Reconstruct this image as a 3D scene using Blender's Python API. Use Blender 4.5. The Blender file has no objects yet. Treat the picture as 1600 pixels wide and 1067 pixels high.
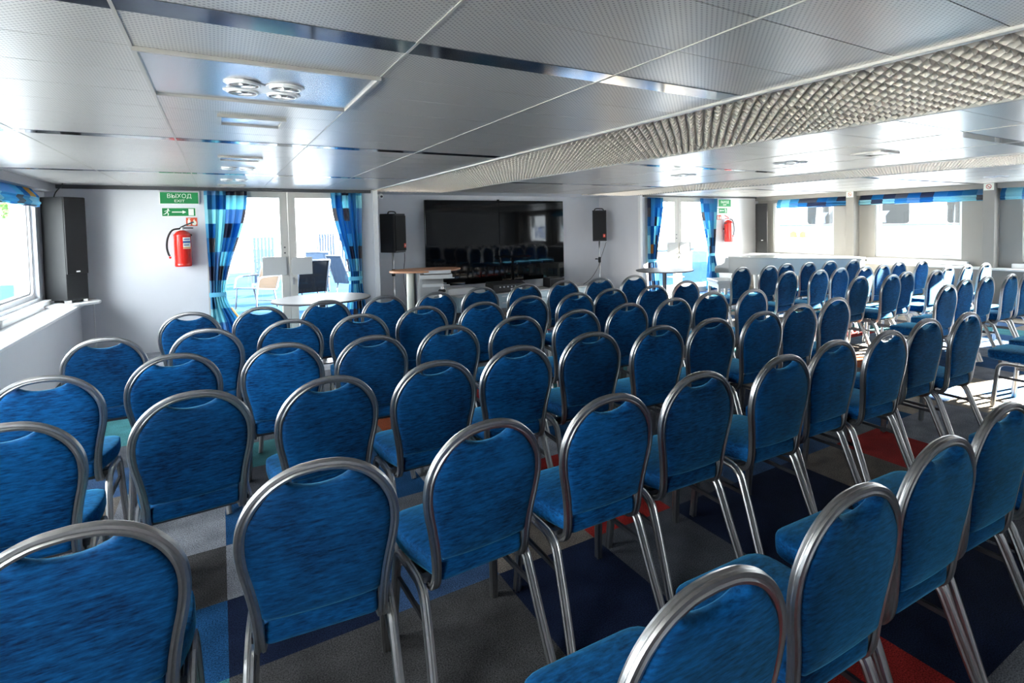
import bpy, bmesh, math, random
from mathutils import Vector, Matrix
PI = math.pi
S = bpy.context.scene
C = S.collection

# ------------------------------------------------------------------ camera
CAM_H = 1.57
yaw, pitch, roll = 0.576478, -0.0418755, -0.0162701
F_PX, PX, PY = 873.31, 910.0, 385.98
cy, sy, cp, sp, cr, sr = math.cos(yaw), math.sin(yaw), math.cos(pitch), math.sin(pitch), math.cos(roll), math.sin(roll)
fw = Vector((sy*cp, cy*cp, sp)); rt = Vector((cy, -sy, 0)); up = rt.cross(fw)
r2 = cr*rt + sr*up; u2 = -sr*rt + cr*up
cam = bpy.data.cameras.new('camera'); co = bpy.data.objects.new('camera', cam); C.objects.link(co)
cam.sensor_fit = 'HORIZONTAL'; cam.sensor_width = 36.0; cam.lens = F_PX*36.0/1600.0
cam.shift_x = -(PX-800.0)/1600.0; cam.shift_y = -(533.5-PY)/1600.0
cam.clip_start = 0.02; cam.clip_end = 300
co.matrix_world = Matrix(((r2.x, u2.x, -fw.x, 0), (r2.y, u2.y, -fw.y, 0), (r2.z, u2.z, -fw.z, CAM_H), (0, 0, 0, 1)))
S.camera = co

# ------------------------------------------------------------------ world, sun, exposure
S.view_settings.view_transform = 'Standard'; S.view_settings.look = 'None'
S.view_settings.exposure = 2.75; S.view_settings.gamma = 1.0; S.view_settings.use_curve_mapping = False
w = bpy.data.worlds.new('sky'); S.world = w; w.use_nodes = True
wn = w.node_tree; wn.nodes.clear()
out = wn.nodes.new('ShaderNodeOutputWorld'); bg = wn.nodes.new('ShaderNodeBackground')
bg.inputs['Color'].default_value = (0.93, 0.965, 1.0, 1); bg.inputs['Strength'].default_value = 3.6
wn.links.new(bg.outputs[0], out.inputs[0])
sun = bpy.data.lights.new('sun', 'SUN'); sun.energy = 30.0; sun.angle = math.radians(0.6); sun.color = (1.0, 0.90, 0.76)
so = bpy.data.objects.new('sun', sun); C.objects.link(so)
so.rotation_euler = Vector((-1.0, 0.23, -0.33)).to_track_quat('-Z', 'Y').to_euler(); so.location = (20, -5, 12)
try:
    S.cycles.use_denoising = True
    S.cycles.max_bounces = 10; S.cycles.diffuse_bounces = 5; S.cycles.glossy_bounces = 5
    S.cycles.transparent_max_bounces = 16; S.cycles.sample_clamp_indirect = 8.0
    S.cycles.caustics_reflective = False; S.cycles.caustics_refractive = False
except Exception:
    pass

# ------------------------------------------------------------------ dimensions
CEIL = 2.135
YF = 9.015            # front wall
YR = 10.5             # back of the recess
YB = -1.5             # rear wall
XM = 4.62             # middle of the ship
def mx(x): return 2*XM - x
WINS = [(7.04, 8.58)] + [(4.60-2.44*k, 6.15-2.44*k) for k in range(0, 3)]
REAR = []
PILLARS = [6.56-2.44*k for k in range(0, 4)]

def portal(name, loc, rot, sx, sy_):
    l = bpy.data.lights.new(name, 'AREA'); l.shape = 'RECTANGLE'; l.size = sx; l.size_y = sy_
    l.cycles.is_portal = True
    o = bpy.data.objects.new(name, l); C.objects.link(o); o.location = loc; o.rotation_euler = rot
for (a, b) in WINS:
    portal('window_portal', (11.2, (a+b)/2, 1.38), (0, PI/2, 0), 1.2, b-a)
    portal('window_portal', (mx(11.2), (a+b)/2, 1.38), (0, -PI/2, 0), 1.2, b-a)
for (a, b) in REAR:
    portal('rear_portal', ((a+b)/2, YB-.2, 1.4), (PI/2, 0, 0), b-a, 1.3)
for (a, b) in ((-0.14, 1.84), (7.4, 9.46)):
    portal('door_portal', ((a+b)/2, YF+0.2, 1.05), (-PI/2, 0, 0), b-a, 2.1)

# ------------------------------------------------------------------ materials
def nt(name):
    m = bpy.data.materials.new(name); m.use_nodes = True
    t = m.node_tree; b = t.nodes['Principled BSDF']
    return m, t, b
def L(t, a, b): t.links.new(a, b)
def mat(name, col, rough=0.5, metal=0.0, spec=0.5, noise=0.0, nscale=40.0, bump=0.0, coat=0.0):
    m, t, b = nt(name)
    b.inputs['Base Color'].default_value = (*col, 1); b.inputs['Roughness'].default_value = rough
    b.inputs['Metallic'].default_value = metal; b.inputs['Specular IOR Level'].default_value = spec
    b.inputs['Coat Weight'].default_value = coat
    if noise or bump:
        tc = t.nodes.new('ShaderNodeTexCoord'); n = t.nodes.new('ShaderNodeTexNoise')
        n.inputs['Scale'].default_value = nscale; n.inputs['Detail'].default_value = 4
        L(t, tc.outputs['Object'], n.inputs['Vector'])
        if noise:
            mr = t.nodes.new('ShaderNodeMapRange'); mr.inputs[1].default_value = 0.3; mr.inputs[2].default_value = 0.7
            mr.inputs[3].default_value = 1-noise; mr.inputs[4].default_value = 1+noise
            mu = t.nodes.new('ShaderNodeMixRGB'); mu.blend_type = 'MULTIPLY'; mu.inputs[0].default_value = 1
            mu.inputs[1].default_value = (*col, 1)
            L(t, n.outputs['Fac'], mr.inputs[0]); L(t, mr.outputs[0], mu.inputs[2]); L(t, mu.outputs[0], b.inputs['Base Color'])
        if bump:
            bp = t.nodes.new('ShaderNodeBump'); bp.inputs['Strength'].default_value = bump; bp.inputs['Distance'].default_value = 0.002
            L(t, n.outputs['Fac'], bp.inputs['Height']); L(t, bp.outputs[0], b.inputs['Normal'])
    return m

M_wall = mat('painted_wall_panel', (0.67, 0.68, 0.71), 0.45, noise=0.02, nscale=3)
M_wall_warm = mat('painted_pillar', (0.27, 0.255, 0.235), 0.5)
M_white = mat('white_lacquer', (0.80, 0.80, 0.80), 0.3)
M_frame = mat('beige_aluminium_door_frame', (0.50, 0.48, 0.44), 0.4)
M_cornice = mat('grey_cornice', (0.30, 0.30, 0.31), 0.5)
M_dark = mat('dark_track', (0.06, 0.06, 0.065), 0.5)
M_rail = mat('ceiling_rail', (0.55, 0.53, 0.49), 0.4, metal=0.5)
M_alu = mat('brushed_aluminium_tube', (0.44, 0.435, 0.43), 0.33, metal=1.0, noise=0.06, nscale=60)
M_steel_dark = mat('dark_steel', (0.10, 0.10, 0.11), 0.45, metal=0.8)
M_strip = mat('polished_ceiling_strip', (0.30, 0.33, 0.37), 0.10, metal=1.0)
M_grille = mat('eggcrate_grille', (0.90, 0.83, 0.74), 0.36, metal=0.6)
M_plenum = mat('plenum', (0.07, 0.065, 0.06), 0.9)
M_black = mat('black_cabinet', (0.016, 0.016, 0.018), 0.55, noise=0.25, nscale=220, bump=0.2)
M_blackgrille = mat('speaker_cloth', (0.008, 0.008, 0.009), 0.85, noise=0.3, nscale=400)
M_towerside = mat('tower_veneer', (0.014, 0.015, 0.016), 0.6, spec=0.3, noise=0.15, nscale=200)
M_screen = mat('gloss_black_screen', (0.003, 0.003, 0.0032), 0.04, spec=0.22)
M_red = mat('red_enamel', (0.62, 0.02, 0.012), 0.22, coat=0.5)
M_redsign = mat('red_sign', (0.70, 0.09, 0.03), 0.5)
M_green = mat('green_sign', (0.0, 0.22, 0.055), 0.4)
M_signwhite = mat('sign_white', (0.82, 0.86, 0.76), 0.5)
M_rubber = mat('black_rubber', (0.012, 0.012, 0.012), 0.7)
M_badge = mat('red_badge', (0.75, 0.07, 0.04), 0.4)
M_silver = mat('silver_trim', (0.7, 0.7, 0.7), 0.3, metal=0.9)
M_tabletop = mat('grey_laminate', (0.09, 0.09, 0.095), 0.5, spec=0.12, noise=0.05, nscale=80)
M_wood = mat('orange_beech_top', (0.42, 0.19, 0.09), 0.35, noise=0.12, nscale=14)
M_desk = mat('grey_desk_metal', (0.46, 0.46, 0.45), 0.45)
M_cream = mat('cream_leg', (0.62, 0.61, 0.52), 0.5)
M_drawer = mat('pale_blue_drawer', (0.34, 0.46, 0.52), 0.4)
M_piano = mat('white_piano_gloss', (0.55, 0.55, 0.53), 0.2)
M_key = mat('black_key', (0.02, 0.02, 0.02), 0.3)
M_labelblue = mat('label_blue', (0.05, 0.13, 0.35), 0.5)
M_labelorange = mat('label_orange', (0.75, 0.32, 0.05), 0.5)
M_deck = mat('blue_deck', (0.020, 0.046, 0.085), 0.9, spec=0.0, noise=0.1, nscale=2)
M_ship = mat('white_ship_paint', (0.82, 0.83, 0.84), 0.4)
M_shipglass = mat('ship_window_glass', (0.012, 0.013, 0.013), 0.35, spec=0.15)
M_shipblue = mat('ship_blue', (0.018, 0.055, 0.12), 0.5)
M_txtblue = mat('hull_letter_blue', (0.02, 0.12, 0.42), 0.5)
M_slingbeige = mat('beige_sling', (0.080, 0.060, 0.045), 0.8, spec=0.0)
M_slinggrey = mat('grey_sling', (0.022, 0.034, 0.055), 0.8, spec=0.0)
M_slingdark = mat('charcoal_sling', (0.006, 0.007, 0.009), 0.8, spec=0.0)
M_outmetal = mat('outdoor_metal', (0.075, 0.085, 0.105), 0.6, spec=0.05)
M_quay = mat('quay_concrete', (0.62, 0.62, 0.60), 0.9, noise=0.1, nscale=1)
M_leaf = mat('leaf', (0.14, 0.28, 0.07), 0.7, noise=0.4, nscale=3)
M_bark = mat('bark', (0.12, 0.08, 0.05), 0.9)
M_lampwhite = mat('lamp_white', (0.85, 0.85, 0.85), 0.25)
M_lampdish = mat('lamp_reflector', (0.22, 0.22, 0.22), 0.2, metal=0.8)
M_lampglass = mat('lamp_frosted', (0.55, 0.56, 0.58), 0.35)

def glass_mat():
    m = bpy.data.materials.new('window_glass'); m.use_nodes = True; t = m.node_tree; t.nodes.clear()
    o = t.nodes.new('ShaderNodeOutputMaterial'); mix = t.nodes.new('ShaderNodeMixShader')
    tr = t.nodes.new('ShaderNodeBsdfTransparent'); tr.inputs[0].default_value = (0.94, 0.97, 0.98, 1)
    gl = t.nodes.new('ShaderNodeBsdfGlossy'); gl.inputs['Roughness'].default_value = 0.02
    lw = t.nodes.new('ShaderNodeLayerWeight'); pw = t.nodes.new('ShaderNodeMath'); pw.operation = 'POWER'; pw.inputs[1].default_value = 5.0
    fr = t.nodes.new('ShaderNodeMath'); fr.operation = 'MULTIPLY_ADD'; fr.inputs[1].default_value = 0.6; fr.inputs[2].default_value = 0.03
    L(t, lw.outputs['Facing'], pw.inputs[0]); L(t, pw.outputs[0], fr.inputs[0]); L(t, fr.outputs[0], mix.inputs[0]); L(t, tr.outputs[0], mix.inputs[1]); L(t, gl.outputs[0], mix.inputs[2]); L(t, mix.outputs[0], o.inputs[0])
    return m
M_glass = glass_mat()

def ceiling_mat():
    m, t, b = nt('perforated_aluminium_ceiling')
    b.inputs['Metallic'].default_value = 0.45; b.inputs['Roughness'].default_value = 0.31
    tc = t.nodes.new('ShaderNodeTexCoord'); mp = t.nodes.new('ShaderNodeMapping')
    mp.inputs['Rotation'].default_value = (0, 0, PI/4); mp.inputs['Scale'].default_value = (72, 72, 0)
    L(t, tc.outputs['Object'], mp.inputs[0])
    fr = t.nodes.new('ShaderNodeVectorMath'); fr.operation = 'FRACTION'; L(t, mp.outputs[0], fr.inputs[0])
    sb = t.nodes.new('ShaderNodeVectorMath'); sb.operation = 'SUBTRACT'; sb.inputs[1].default_value = (0.5, 0.5, 0); L(t, fr.outputs[0], sb.inputs[0])
    ln = t.nodes.new('ShaderNodeVectorMath'); ln.operation = 'LENGTH'; L(t, sb.outputs[0], ln.inputs[0])
    lt = t.nodes.new('ShaderNodeMath'); lt.operation = 'LESS_THAN'; lt.inputs[1].default_value = 0.24; L(t, ln.outputs['Value'], lt.inputs[0])
    mix = t.nodes.new('ShaderNodeMixRGB'); mix.inputs[1].default_value = (0.64, 0.615, 0.58, 1); mix.inputs[2].default_value = (0.30, 0.29, 0.275, 1)
    L(t, lt.outputs[0], mix.inputs[0]); L(t, mix.outputs[0], b.inputs['Base Color'])
    n = t.nodes.new('ShaderNodeTexNoise'); n.inputs['Scale'].default_value = 2.2; n.inputs['Detail'].default_value = 1
    L(t, tc.outputs['Object'], n.inputs['Vector'])
    bp = t.nodes.new('ShaderNodeBump'); bp.inputs['Strength'].default_value = 0.12; bp.inputs['Distance'].default_value = 0.02
    L(t, n.outputs['Fac'], bp.inputs['Height']); L(t, bp.outputs[0], b.inputs['Normal'])
    return m
M_ceil = ceiling_mat()
M_plate = mat('plain_aluminium_plate', (0.62, 0.63, 0.65), 0.22, metal=0.8)

def fabric_mat():
    m, t, b = nt('blue_velvet')
    b.inputs['Roughness'].default_value = 0.85; b.inputs['Specular IOR Level'].default_value = 0.15
    b.inputs['Sheen Weight'].default_value = 0.6; b.inputs['Sheen Roughness'].default_value = 0.36
    b.inputs['Sheen Tint'].default_value = (0.12, 0.55, 0.85, 1)
    tc = t.nodes.new('ShaderNodeTexCoord'); mp = t.nodes.new('ShaderNodeMapping'); mp.inputs['Scale'].default_value = (26, 70, 140)
    L(t, tc.outputs['Object'], mp.inputs[0])
    oi = t.nodes.new('ShaderNodeObjectInfo'); ml = t.nodes.new('ShaderNodeMath'); ml.operation = 'MULTIPLY'; ml.inputs[1].default_value = 37.0
    L(t, oi.outputs['Random'], ml.inputs[0])
    n = t.nodes.new('ShaderNodeTexNoise'); n.noise_dimensions = '4D'; n.inputs['Scale'].default_value = 1.0; n.inputs['Detail'].default_value = 5; n.inputs['Roughness'].default_value = 0.65
    L(t, mp.outputs[0], n.inputs['Vector']); L(t, ml.outputs[0], n.inputs['W'])
    n2 = t.nodes.new('ShaderNodeTexNoise'); n2.noise_dimensions = '4D'; n2.inputs['Scale'].default_value = 5.0; n2.inputs['Detail'].default_value = 2
    L(t, tc.outputs['Object'], n2.inputs['Vector']); L(t, ml.outputs[0], n2.inputs['W'])
    ad = t.nodes.new('ShaderNodeMath'); ad.operation = 'MULTIPLY_ADD'; ad.inputs[1].default_value = 0.45
    L(t, n2.outputs['Fac'], ad.inputs[0]); L(t, n.outputs['Fac'], ad.inputs[2])
    rp = t.nodes.new('ShaderNodeValToRGB'); e = rp.color_ramp.elements
    e[0].position = 0.54; e[0].color = (0.0004, 0.012, 0.052, 1); e[1].position = 0.94; e[1].color = (0.002, 0.096, 0.285, 1)
    L(t, ad.outputs[0], rp.inputs[0])
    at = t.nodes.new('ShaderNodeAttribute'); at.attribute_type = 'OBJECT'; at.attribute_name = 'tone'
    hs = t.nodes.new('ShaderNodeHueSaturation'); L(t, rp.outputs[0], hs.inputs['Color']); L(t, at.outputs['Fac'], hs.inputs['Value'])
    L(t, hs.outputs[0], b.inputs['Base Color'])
    bp = t.nodes.new('ShaderNodeBump'); bp.inputs['Strength'].default_value = 0.25; bp.inputs['Distance'].default_value = 0.003
    L(t, n.outputs['Fac'], bp.inputs['Height']); L(t, bp.outputs[0], b.inputs['Normal'])
    return m
M_fab = fabric_mat()

def carpet_mat():
    m, t, b = nt('carpet_tiles'); b.inputs['Roughness'].default_value = 0.95; b.inputs['Specular IOR Level'].default_value = 0.1
    at = t.nodes.new('ShaderNodeAttribute'); at.attribute_name = 'tile'
    tc = t.nodes.new('ShaderNodeTexCoord'); n = t.nodes.new('ShaderNodeTexNoise'); n.inputs['Scale'].default_value = 190; n.inputs['Detail'].default_value = 3
    n2 = t.nodes.new('ShaderNodeTexNoise'); n2.inputs['Scale'].default_value = 7; n2.inputs['Detail'].default_value = 4
    L(t, tc.outputs['Object'], n.inputs['Vector']); L(t, tc.outputs['Object'], n2.inputs['Vector'])
    a1 = t.nodes.new('ShaderNodeMapRange'); a1.inputs[1].default_value = 0.3; a1.inputs[2].default_value = 0.7; a1.inputs[3].default_value = 0.3; a1.inputs[4].default_value = 1.7
    a2 = t.nodes.new('ShaderNodeMapRange'); a2.inputs[1].default_value = 0.3; a2.inputs[2].default_value = 0.7; a2.inputs[3].default_value = 0.75; a2.inputs[4].default_value = 1.2
    L(t, n.outputs['Fac'], a1.inputs[0]); L(t, n2.outputs['Fac'], a2.inputs[0])
    mm = t.nodes.new('ShaderNodeMath'); mm.operation = 'MULTIPLY'; L(t, a1.outputs[0], mm.inputs[0]); L(t, a2.outputs[0], mm.inputs[1])
    mu = t.nodes.new('ShaderNodeMixRGB'); mu.blend_type = 'MULTIPLY'; mu.inputs[0].default_value = 1
    L(t, at.outputs['Color'], mu.inputs[1]); L(t, mm.outputs[0], mu.inputs[2]); L(t, mu.outputs[0], b.inputs['Base Color'])
    bp = t.nodes.new('ShaderNodeBump'); bp.inputs['Strength'].default_value = 0.5; bp.inputs['Distance'].default_value = 0.004
    L(t, n.outputs['Fac'], bp.inputs['Height']); L(t, bp.outputs[0], b.inputs['Normal'])
    return m
M_carpet = carpet_mat()

def patch_mat():
    m, t, b = nt('patchwork_curtain'); b.inputs['Roughness'].default_value = 0.75; b.inputs['Specular IOR Level'].default_value = 0.2
    uv = t.nodes.new('ShaderNodeUVMap'); uv.uv_map = 'cloth'
    fl = t.nodes.new('ShaderNodeVectorMath'); fl.operation = 'FLOOR'; L(t, uv.outputs[0], fl.inputs[0])
    wn_ = t.nodes.new('ShaderNodeTexWhiteNoise'); wn_.noise_dimensions = '2D'; L(t, fl.outputs[0], wn_.inputs['Vector'])
    rp = t.nodes.new('ShaderNodeValToRGB'); rp.color_ramp.interpolation = 'CONSTANT'; e = rp.color_ramp.elements
    cols = [(0.0, (0.04, 0.21, 0.43)), (0.20, (0.10, 0.37, 0.57)), (0.38, (0.34, 0.67, 0.74)), (0.60, (0.015, 0.15, 0.38)), (0.70, (0.16, 0.33, 0.55)),
            (0.80, (0.045, 0.05, 0.09)), (0.91, (0.13, 0.12, 0.13)), (0.988, (0.70, 0.36, 0.08))]
    e[0].position = 0; e[0].color = (*cols[0][1], 1); e[1].position = cols[1][0]; e[1].color = (*cols[1][1], 1)
    for p_, c_ in cols[2:]:
        q = e.new(p_); q.color = (*c_, 1)
    L(t, wn_.outputs['Value'], rp.inputs[0]); L(t, rp.outputs[0], b.inputs['Base Color'])
    tl = t.nodes.new('ShaderNodeBsdfTranslucent'); mx_ = t.nodes.new('ShaderNodeMixShader'); mx_.inputs[0].default_value = 0.5
    L(t, rp.outputs[0], tl.inputs['Color']); L(t, b.outputs[0], mx_.inputs[1]); L(t, tl.outputs[0], mx_.inputs[2]); L(t, mx_.outputs[0], t.nodes['Material Output'].inputs['Surface'])
    return m
M_cloth = patch_mat()

# ------------------------------------------------------------------ mesh helpers
class MB:
    def __init__(s): s.v = []; s.f = []; s.uv = {}
    def add(s, vs, fs):
        o = len(s.v); s.v += [tuple(v) for v in vs]; s.f += [tuple(i+o for i in f) for f in fs]; return s
    def box(s, x0, x1, y0, y1, z0, z1, M=None):
        vs = [Vector(v) for v in ((x0,y0,z0),(x1,y0,z0),(x1,y1,z0),(x0,y1,z0),(x0,y0,z1),(x1,y0,z1),(x1,y1,z1),(x0,y1,z1))]
        if M: vs = [M @ v for v in vs]
        return s.add(vs, [(0,3,2,1),(4,5,6,7),(0,1,5,4),(1,2,6,5),(2,3,7,6),(3,0,4,7)])
    def prism(s, poly, d0, d1, fn):
        """poly: list of (a,b) counter-clockwise; fn(a,b,d)->xyz"""
        n = len(poly); vs = [fn(a, b, d0) for a, b in poly] + [fn(a, b, d1) for a, b in poly]
        fs = [tuple(range(n-1, -1, -1)), tuple(range(n, 2*n))] + [(i, (i+1) % n, n+(i+1) % n, n+i) for i in range(n)]
        return s.add(vs, fs)
    def lathe(s, prof, c=(0,0,0), n=28, axis='z'):
        vs = []; fs = []
        for r, h in prof:
            for k in range(n):
                a = 2*PI*k/n
                if axis == 'z': vs.append((c[0]+r*math.cos(a), c[1]+r*math.sin(a), c[2]+h))
                else: vs.append((c[0]+r*math.cos(a), c[1]+h, c[2]+r*math.sin(a)))
        m = len(prof)
        for j in range(m-1):
            for k in range(n):
                fs.append((j*n+k, j*n+(k+1) % n, (j+1)*n+(k+1) % n, (j+1)*n+k))
        fs.append(tuple(range(n-1, -1, -1))); fs.append(tuple((m-1)*n+k for k in range(n)))
        return s.add(vs, fs)
    def sweep(s, path, prof, start_n=None, closed_caps=True):
        P = [Vector(p) for p in path]; T = []
        for i in range(len(P)):
            a = P[max(i-1, 0)]; b = P[min(i+1, len(P)-1)]; T.append((b-a).normalized())
        n = Vector(start_n) if start_n else (Vector((0, 0, 1)) if abs(T[0].z) < .9 else Vector((1, 0, 0)))
        n = (n - T[0]*n.dot(T[0])).normalized(); vs = []; m = len(prof)
        for i, p in enumerate(P):
            if i:
                q = T[i-1].rotation_difference(T[i]); n = q @ n; n = (n - T[i]*n.dot(T[i])).normalized()
            b = T[i].cross(n)
            vs += [p + n*a + b*c_ for a, c_ in prof]
        fs = [(i*m+k, i*m+(k+1) % m, (i+1)*m+(k+1) % m, (i+1)*m+k) for i in range(len(P)-1) for k in range(m)]
        if closed_caps: fs += [tuple(range(m-1, -1, -1)), tuple((len(P)-1)*m+k for k in range(m))]
        return s.add(vs, fs)
    def tube(s, path, r, n=8): return s.sweep(path, [(r*math.cos(2*PI*k/n), r*math.sin(2*PI*k/n)) for k in range(n)])
    def build(s, name, m, parent=None, smooth=False, bevel=0.0, loc=None, autos=None):
        me = bpy.data.meshes.new(name); me.from_pydata([tuple(v) for v in s.v], [], s.f)
        bm = bmesh.new(); bm.from_mesh(me); bmesh.ops.recalc_face_normals(bm, faces=bm.faces); bm.to_mesh(me); bm.free()
        me.materials.append(m)
        if smooth:
            for p in me.polygons: p.use_smooth = True
            if autos is not None:
                bm = bmesh.new(); bm.from_mesh(me)
                for e in bm.edges:
                    if len(e.link_faces) == 2 and e.calc_face_angle() > autos: e.smooth = False
                bm.to_mesh(me); bm.free()
        o = bpy.data.objects.new(name, me); C.objects.link(o)
        if parent: o.parent = parent
        if loc: o.location = loc
        if bevel:
            b = o.modifiers.new('bevel', 'BEVEL'); b.width = bevel; b.segments = 2; b.limit_method = 'ANGLE'
        return o
def empty(name, loc=(0, 0, 0), rz=0.0):
    o = bpy.data.objects.new(name, None); C.objects.link(o); o.location = loc; o.rotation_euler = (0, 0, rz); o.empty_display_size = 0.1
    return o
def tag(o, label, cat, group=None):
    o['label'] = label; o['category'] = cat
    if group: o['group'] = group
    return o
def struct(o): o['kind'] = 'structure'; return o
def copy_thing(o, loc, rz=0.0):
    r = o.copy(); C.objects.link(r); r.location = loc; r.rotation_euler = (0, 0, rz)
    for ch in list(o.children):
        c = ch.copy(); C.objects.link(c); c.parent = r
        for g in list(ch.children):
            d = g.copy(); C.objects.link(d); d.parent = c
    return r
def catmull(P, n=6):
    P = [Vector(p) for p in P]; out_ = []
    for i in range(len(P)-1):
        a = P[max(i-1, 0)]; b = P[i]; c = P[i+1]; d = P[min(i+2, len(P)-1)]
        for k in range(n):
            t = k/n
            out_.append(0.5*((2*b)+(c-a)*t+(2*a-5*b+4*c-d)*t*t+(3*b-a-3*c+d)*t**3))
    out_.append(P[-1]); return out_
def round_poly(pts, rad, n=5):
    o = []; m = len(pts)
    for i in range(m):
        p = Vector(pts[i]); a = Vector(pts[i-1]); b = Vector(pts[(i+1) % m]); r = rad[i] if isinstance(rad, (list, tuple)) else rad
        da = (a-p).normalized(); db = (b-p).normalized(); r = min(r, (a-p).length*.49, (b-p).length*.49)
        for k in range(n+1):
            t = k/n; q = (1-t)**2*(p+da*r)+2*t*(1-t)*p+t*t*(p+db*r); o.append((q.x, q.y))
    return o
def rrect(x0, x1, y0, y1, r, n=5): return round_poly([(x0, y0), (x1, y0), (x1, y1), (x0, y1)], r, n)
def ring(mb, outer, inner, d0, d1, fn):
    n = len(outer)
    vs = [fn(a, b, d0) for a, b in outer]+[fn(a, b, d0) for a, b in inner]+[fn(a, b, d1) for a, b in outer]+[fn(a, b, d1) for a, b in inner]
    fs = []
    for i in range(n):
        j = (i+1) % n
        fs += [(i, n+i, n+j, j), (2*n+i, 2*n+j, 3*n+j, 3*n+i), (i, j, 2*n+j, 2*n+i), (n+i, 3*n+i, 3*n+j, n+j)]
    return mb.add(vs, fs)
XZ = lambda a, b, d: (a, d, b)
YZ = lambda a, b, d: (d, a, b)
XY = lambda a, b, d: (a, b, d)
def text(body, size, m, parent, loc, rot, name='lettering', extrude=0.0015, align='CENTER', sx=1.0):
    cu = bpy.data.curves.new(name, 'FONT'); cu.body = body; cu.size = size; cu.align_x = align; cu.align_y = 'CENTER'; cu.extrude = extrude
    o = bpy.data.objects.new(name, cu); C.objects.link(o)
    bpy.context.view_layer.update()
    me = bpy.data.meshes.new_from_object(o.evaluated_get(bpy.context.evaluated_depsgraph_get()))
    bpy.data.objects.remove(o); me.materials.clear(); me.materials.append(m)
    t = bpy.data.objects.new(name, me); C.objects.link(t); t.location = loc; t.rotation_euler = rot; t.scale = (sx, 1, 1)
    if parent: t.parent = parent
    return t
FRONT = (PI/2, 0, 0)     # text facing -Y

# ------------------------------------------------------------------ floor
TX0, TDX, TY0, TDY = -0.025, 0.5145, 2.275, 0.49
PAL = {'H': (0.40, 0.34, 0.28), 'G': (0.27, 0.28, 0.31), 'g': (0.17, 0.175, 0.19), 'D': (0.075, 0.072, 0.072), 'K': (0.20, 0.17, 0.145), 'S': (0.085, 0.09, 0.105), 'B': (0.014, 0.075, 0.19),
       'b': (0.05, 0.105, 0.22), 'N': (0.010, 0.017, 0.045), 'T': (0.05, 0.20, 0.22), 'O': (0.42, 0.09, 0.03), 'R': (0.38, 0.028, 0.024)}
KNOWN = {(-3,12):'G',(-3,13):'G',(-2,12):'G',(-2,13):'G',(-1,12):'G',(-1,13):'G',(-2,11):'G',(-1,11):'G',(-2,6):'T',(-1,0):'B',(-1,1):'D',(-1,2):'G',(-1,3):'G',(-1,4):'B',(0,-1):'D',(0,0):'N',(0,1):'G',(0,2):'B',(0,4):'T',(1,-1):'D',(1,0):'b',(1,1):'g',(1,2):'B',(1,3):'B',(1,4):'g',
         (2,-1):'N',(2,-2):'N',(1,-2):'D',(2,0):'K',(2,3):'T',(2,4):'O',(3,-3):'R',(3,-1):'S',(3,-2):'S',(3,0):'R',(4,-3):'N',(4,-2):'N',(4,-1):'N',(4,0):'S',(5,0):'b',(5,-3):'N',(5,-2):'N',(5,-1):'N',(5,2):'g',(5,4):'T',
         (6,-3):'g',(6,-2):'g',(6,-1):'K',(6,0):'b',(7,-1):'R',(7,-2):'g',(8,-1):'G',(8,-2):'g',(9,-1):'G',(9,0):'H',(10,-1):'H',(10,0):'b',(11,0):'H',(9,-2):'g',(10,-2):'g',(11,1):'b',(12,1):'b',(12,0):'G',(11,2):'O',(12,3):'K',(13,0):'B',(13,1):'B',(14,2):'b',(14,4):'R',(13,4):'R'}  # grey and beige tiles on the window side lightened for sun on the floor
rnd = random.Random(11)
def floor():
    me = bpy.data.meshes.new('floor'); vs = []; fs = []; cols = []
    i0, i1, j0, j1 = -4, 22, -17, 17
    for i in range(i0, i1):
        for j in range(j0, j1):
            x0 = max(TX0+i*TDX, -1.5); x1 = min(TX0+(i+1)*TDX, 10.75); y0 = max(TY0+j*TDY, YB); y1 = min(TY0+(j+1)*TDY, YR)
            c = PAL[KNOWN.get((i, j)) or rnd.choice('GGgHbBHGTbKG' if i >= 8 and j > -4 else 'GgggDKSSBBbbNNTgKbR')]  # lighter mix towards the right windows: sunlight on the carpet put into tile colour
            if x1 <= x0 or y1 <= y0: continue
            o = len(vs); vs += [(x0, y0, 0), (x1, y0, 0), (x1, y1, 0), (x0, y1, 0)]; fs.append((o, o+1, o+2, o+3)); cols.append(c)
    me.from_pydata(vs, [], fs); a = me.attributes.new('tile', 'FLOAT_COLOR', 'FACE')
    for k, c in enumerate(cols): a.data[k].color = (*c, 1)
    me.materials.append(M_carpet); o = bpy.data.objects.new('floor', me); C.objects.link(o); struct(o)
floor()

# ------------------------------------------------------------------ ceiling
PITCH = 2.5; STRIP0 = 1.736; STRIPW = 0.118; ROW = 0.3403
bays_left = [-1.62, -0.92, -0.203, 0.535, 1.289, 2.016]
G1 = (2.016, 3.228); G2 = (mx(3.228), mx(2.016))
mid = [3.228+k*(G2[0]-3.228)/3 for k in range(4)]
bays_right = sorted(mx(x) for x in bays_left)
BAYS = [(bays_left[k], bays_left[k+1]) for k in range(5)]+[(mid[k], mid[k+1]) for k in range(3)]+[(bays_right[k], bays_right[k+1]) for k in range(5)]
PLATES = [((-0.203, 0.535), 2.194+0.0)]
rows = []
k = -4
while True:
    y = STRIP0+k*PITCH+STRIPW
    if y > YF: break
    for j in range(7):
        a, b = y+j*ROW, y+(j+1)*ROW
        if b > YB and a < YF: rows.append((max(a, YB), min(b, YF)))
    k += 1
mb = MB()
plate_y = (2.194, 2.875)
for bx in BAYS:
    for a, b in rows:
        if bx == (-0.203, 0.535) and a > 2.1 and b < 2.95: continue
        mb.box(bx[0]+.005, bx[1]-.005, a+.002, b-.002, CEIL, CEIL+.012)
struct(mb.build('ceiling', M_ceil))
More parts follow.
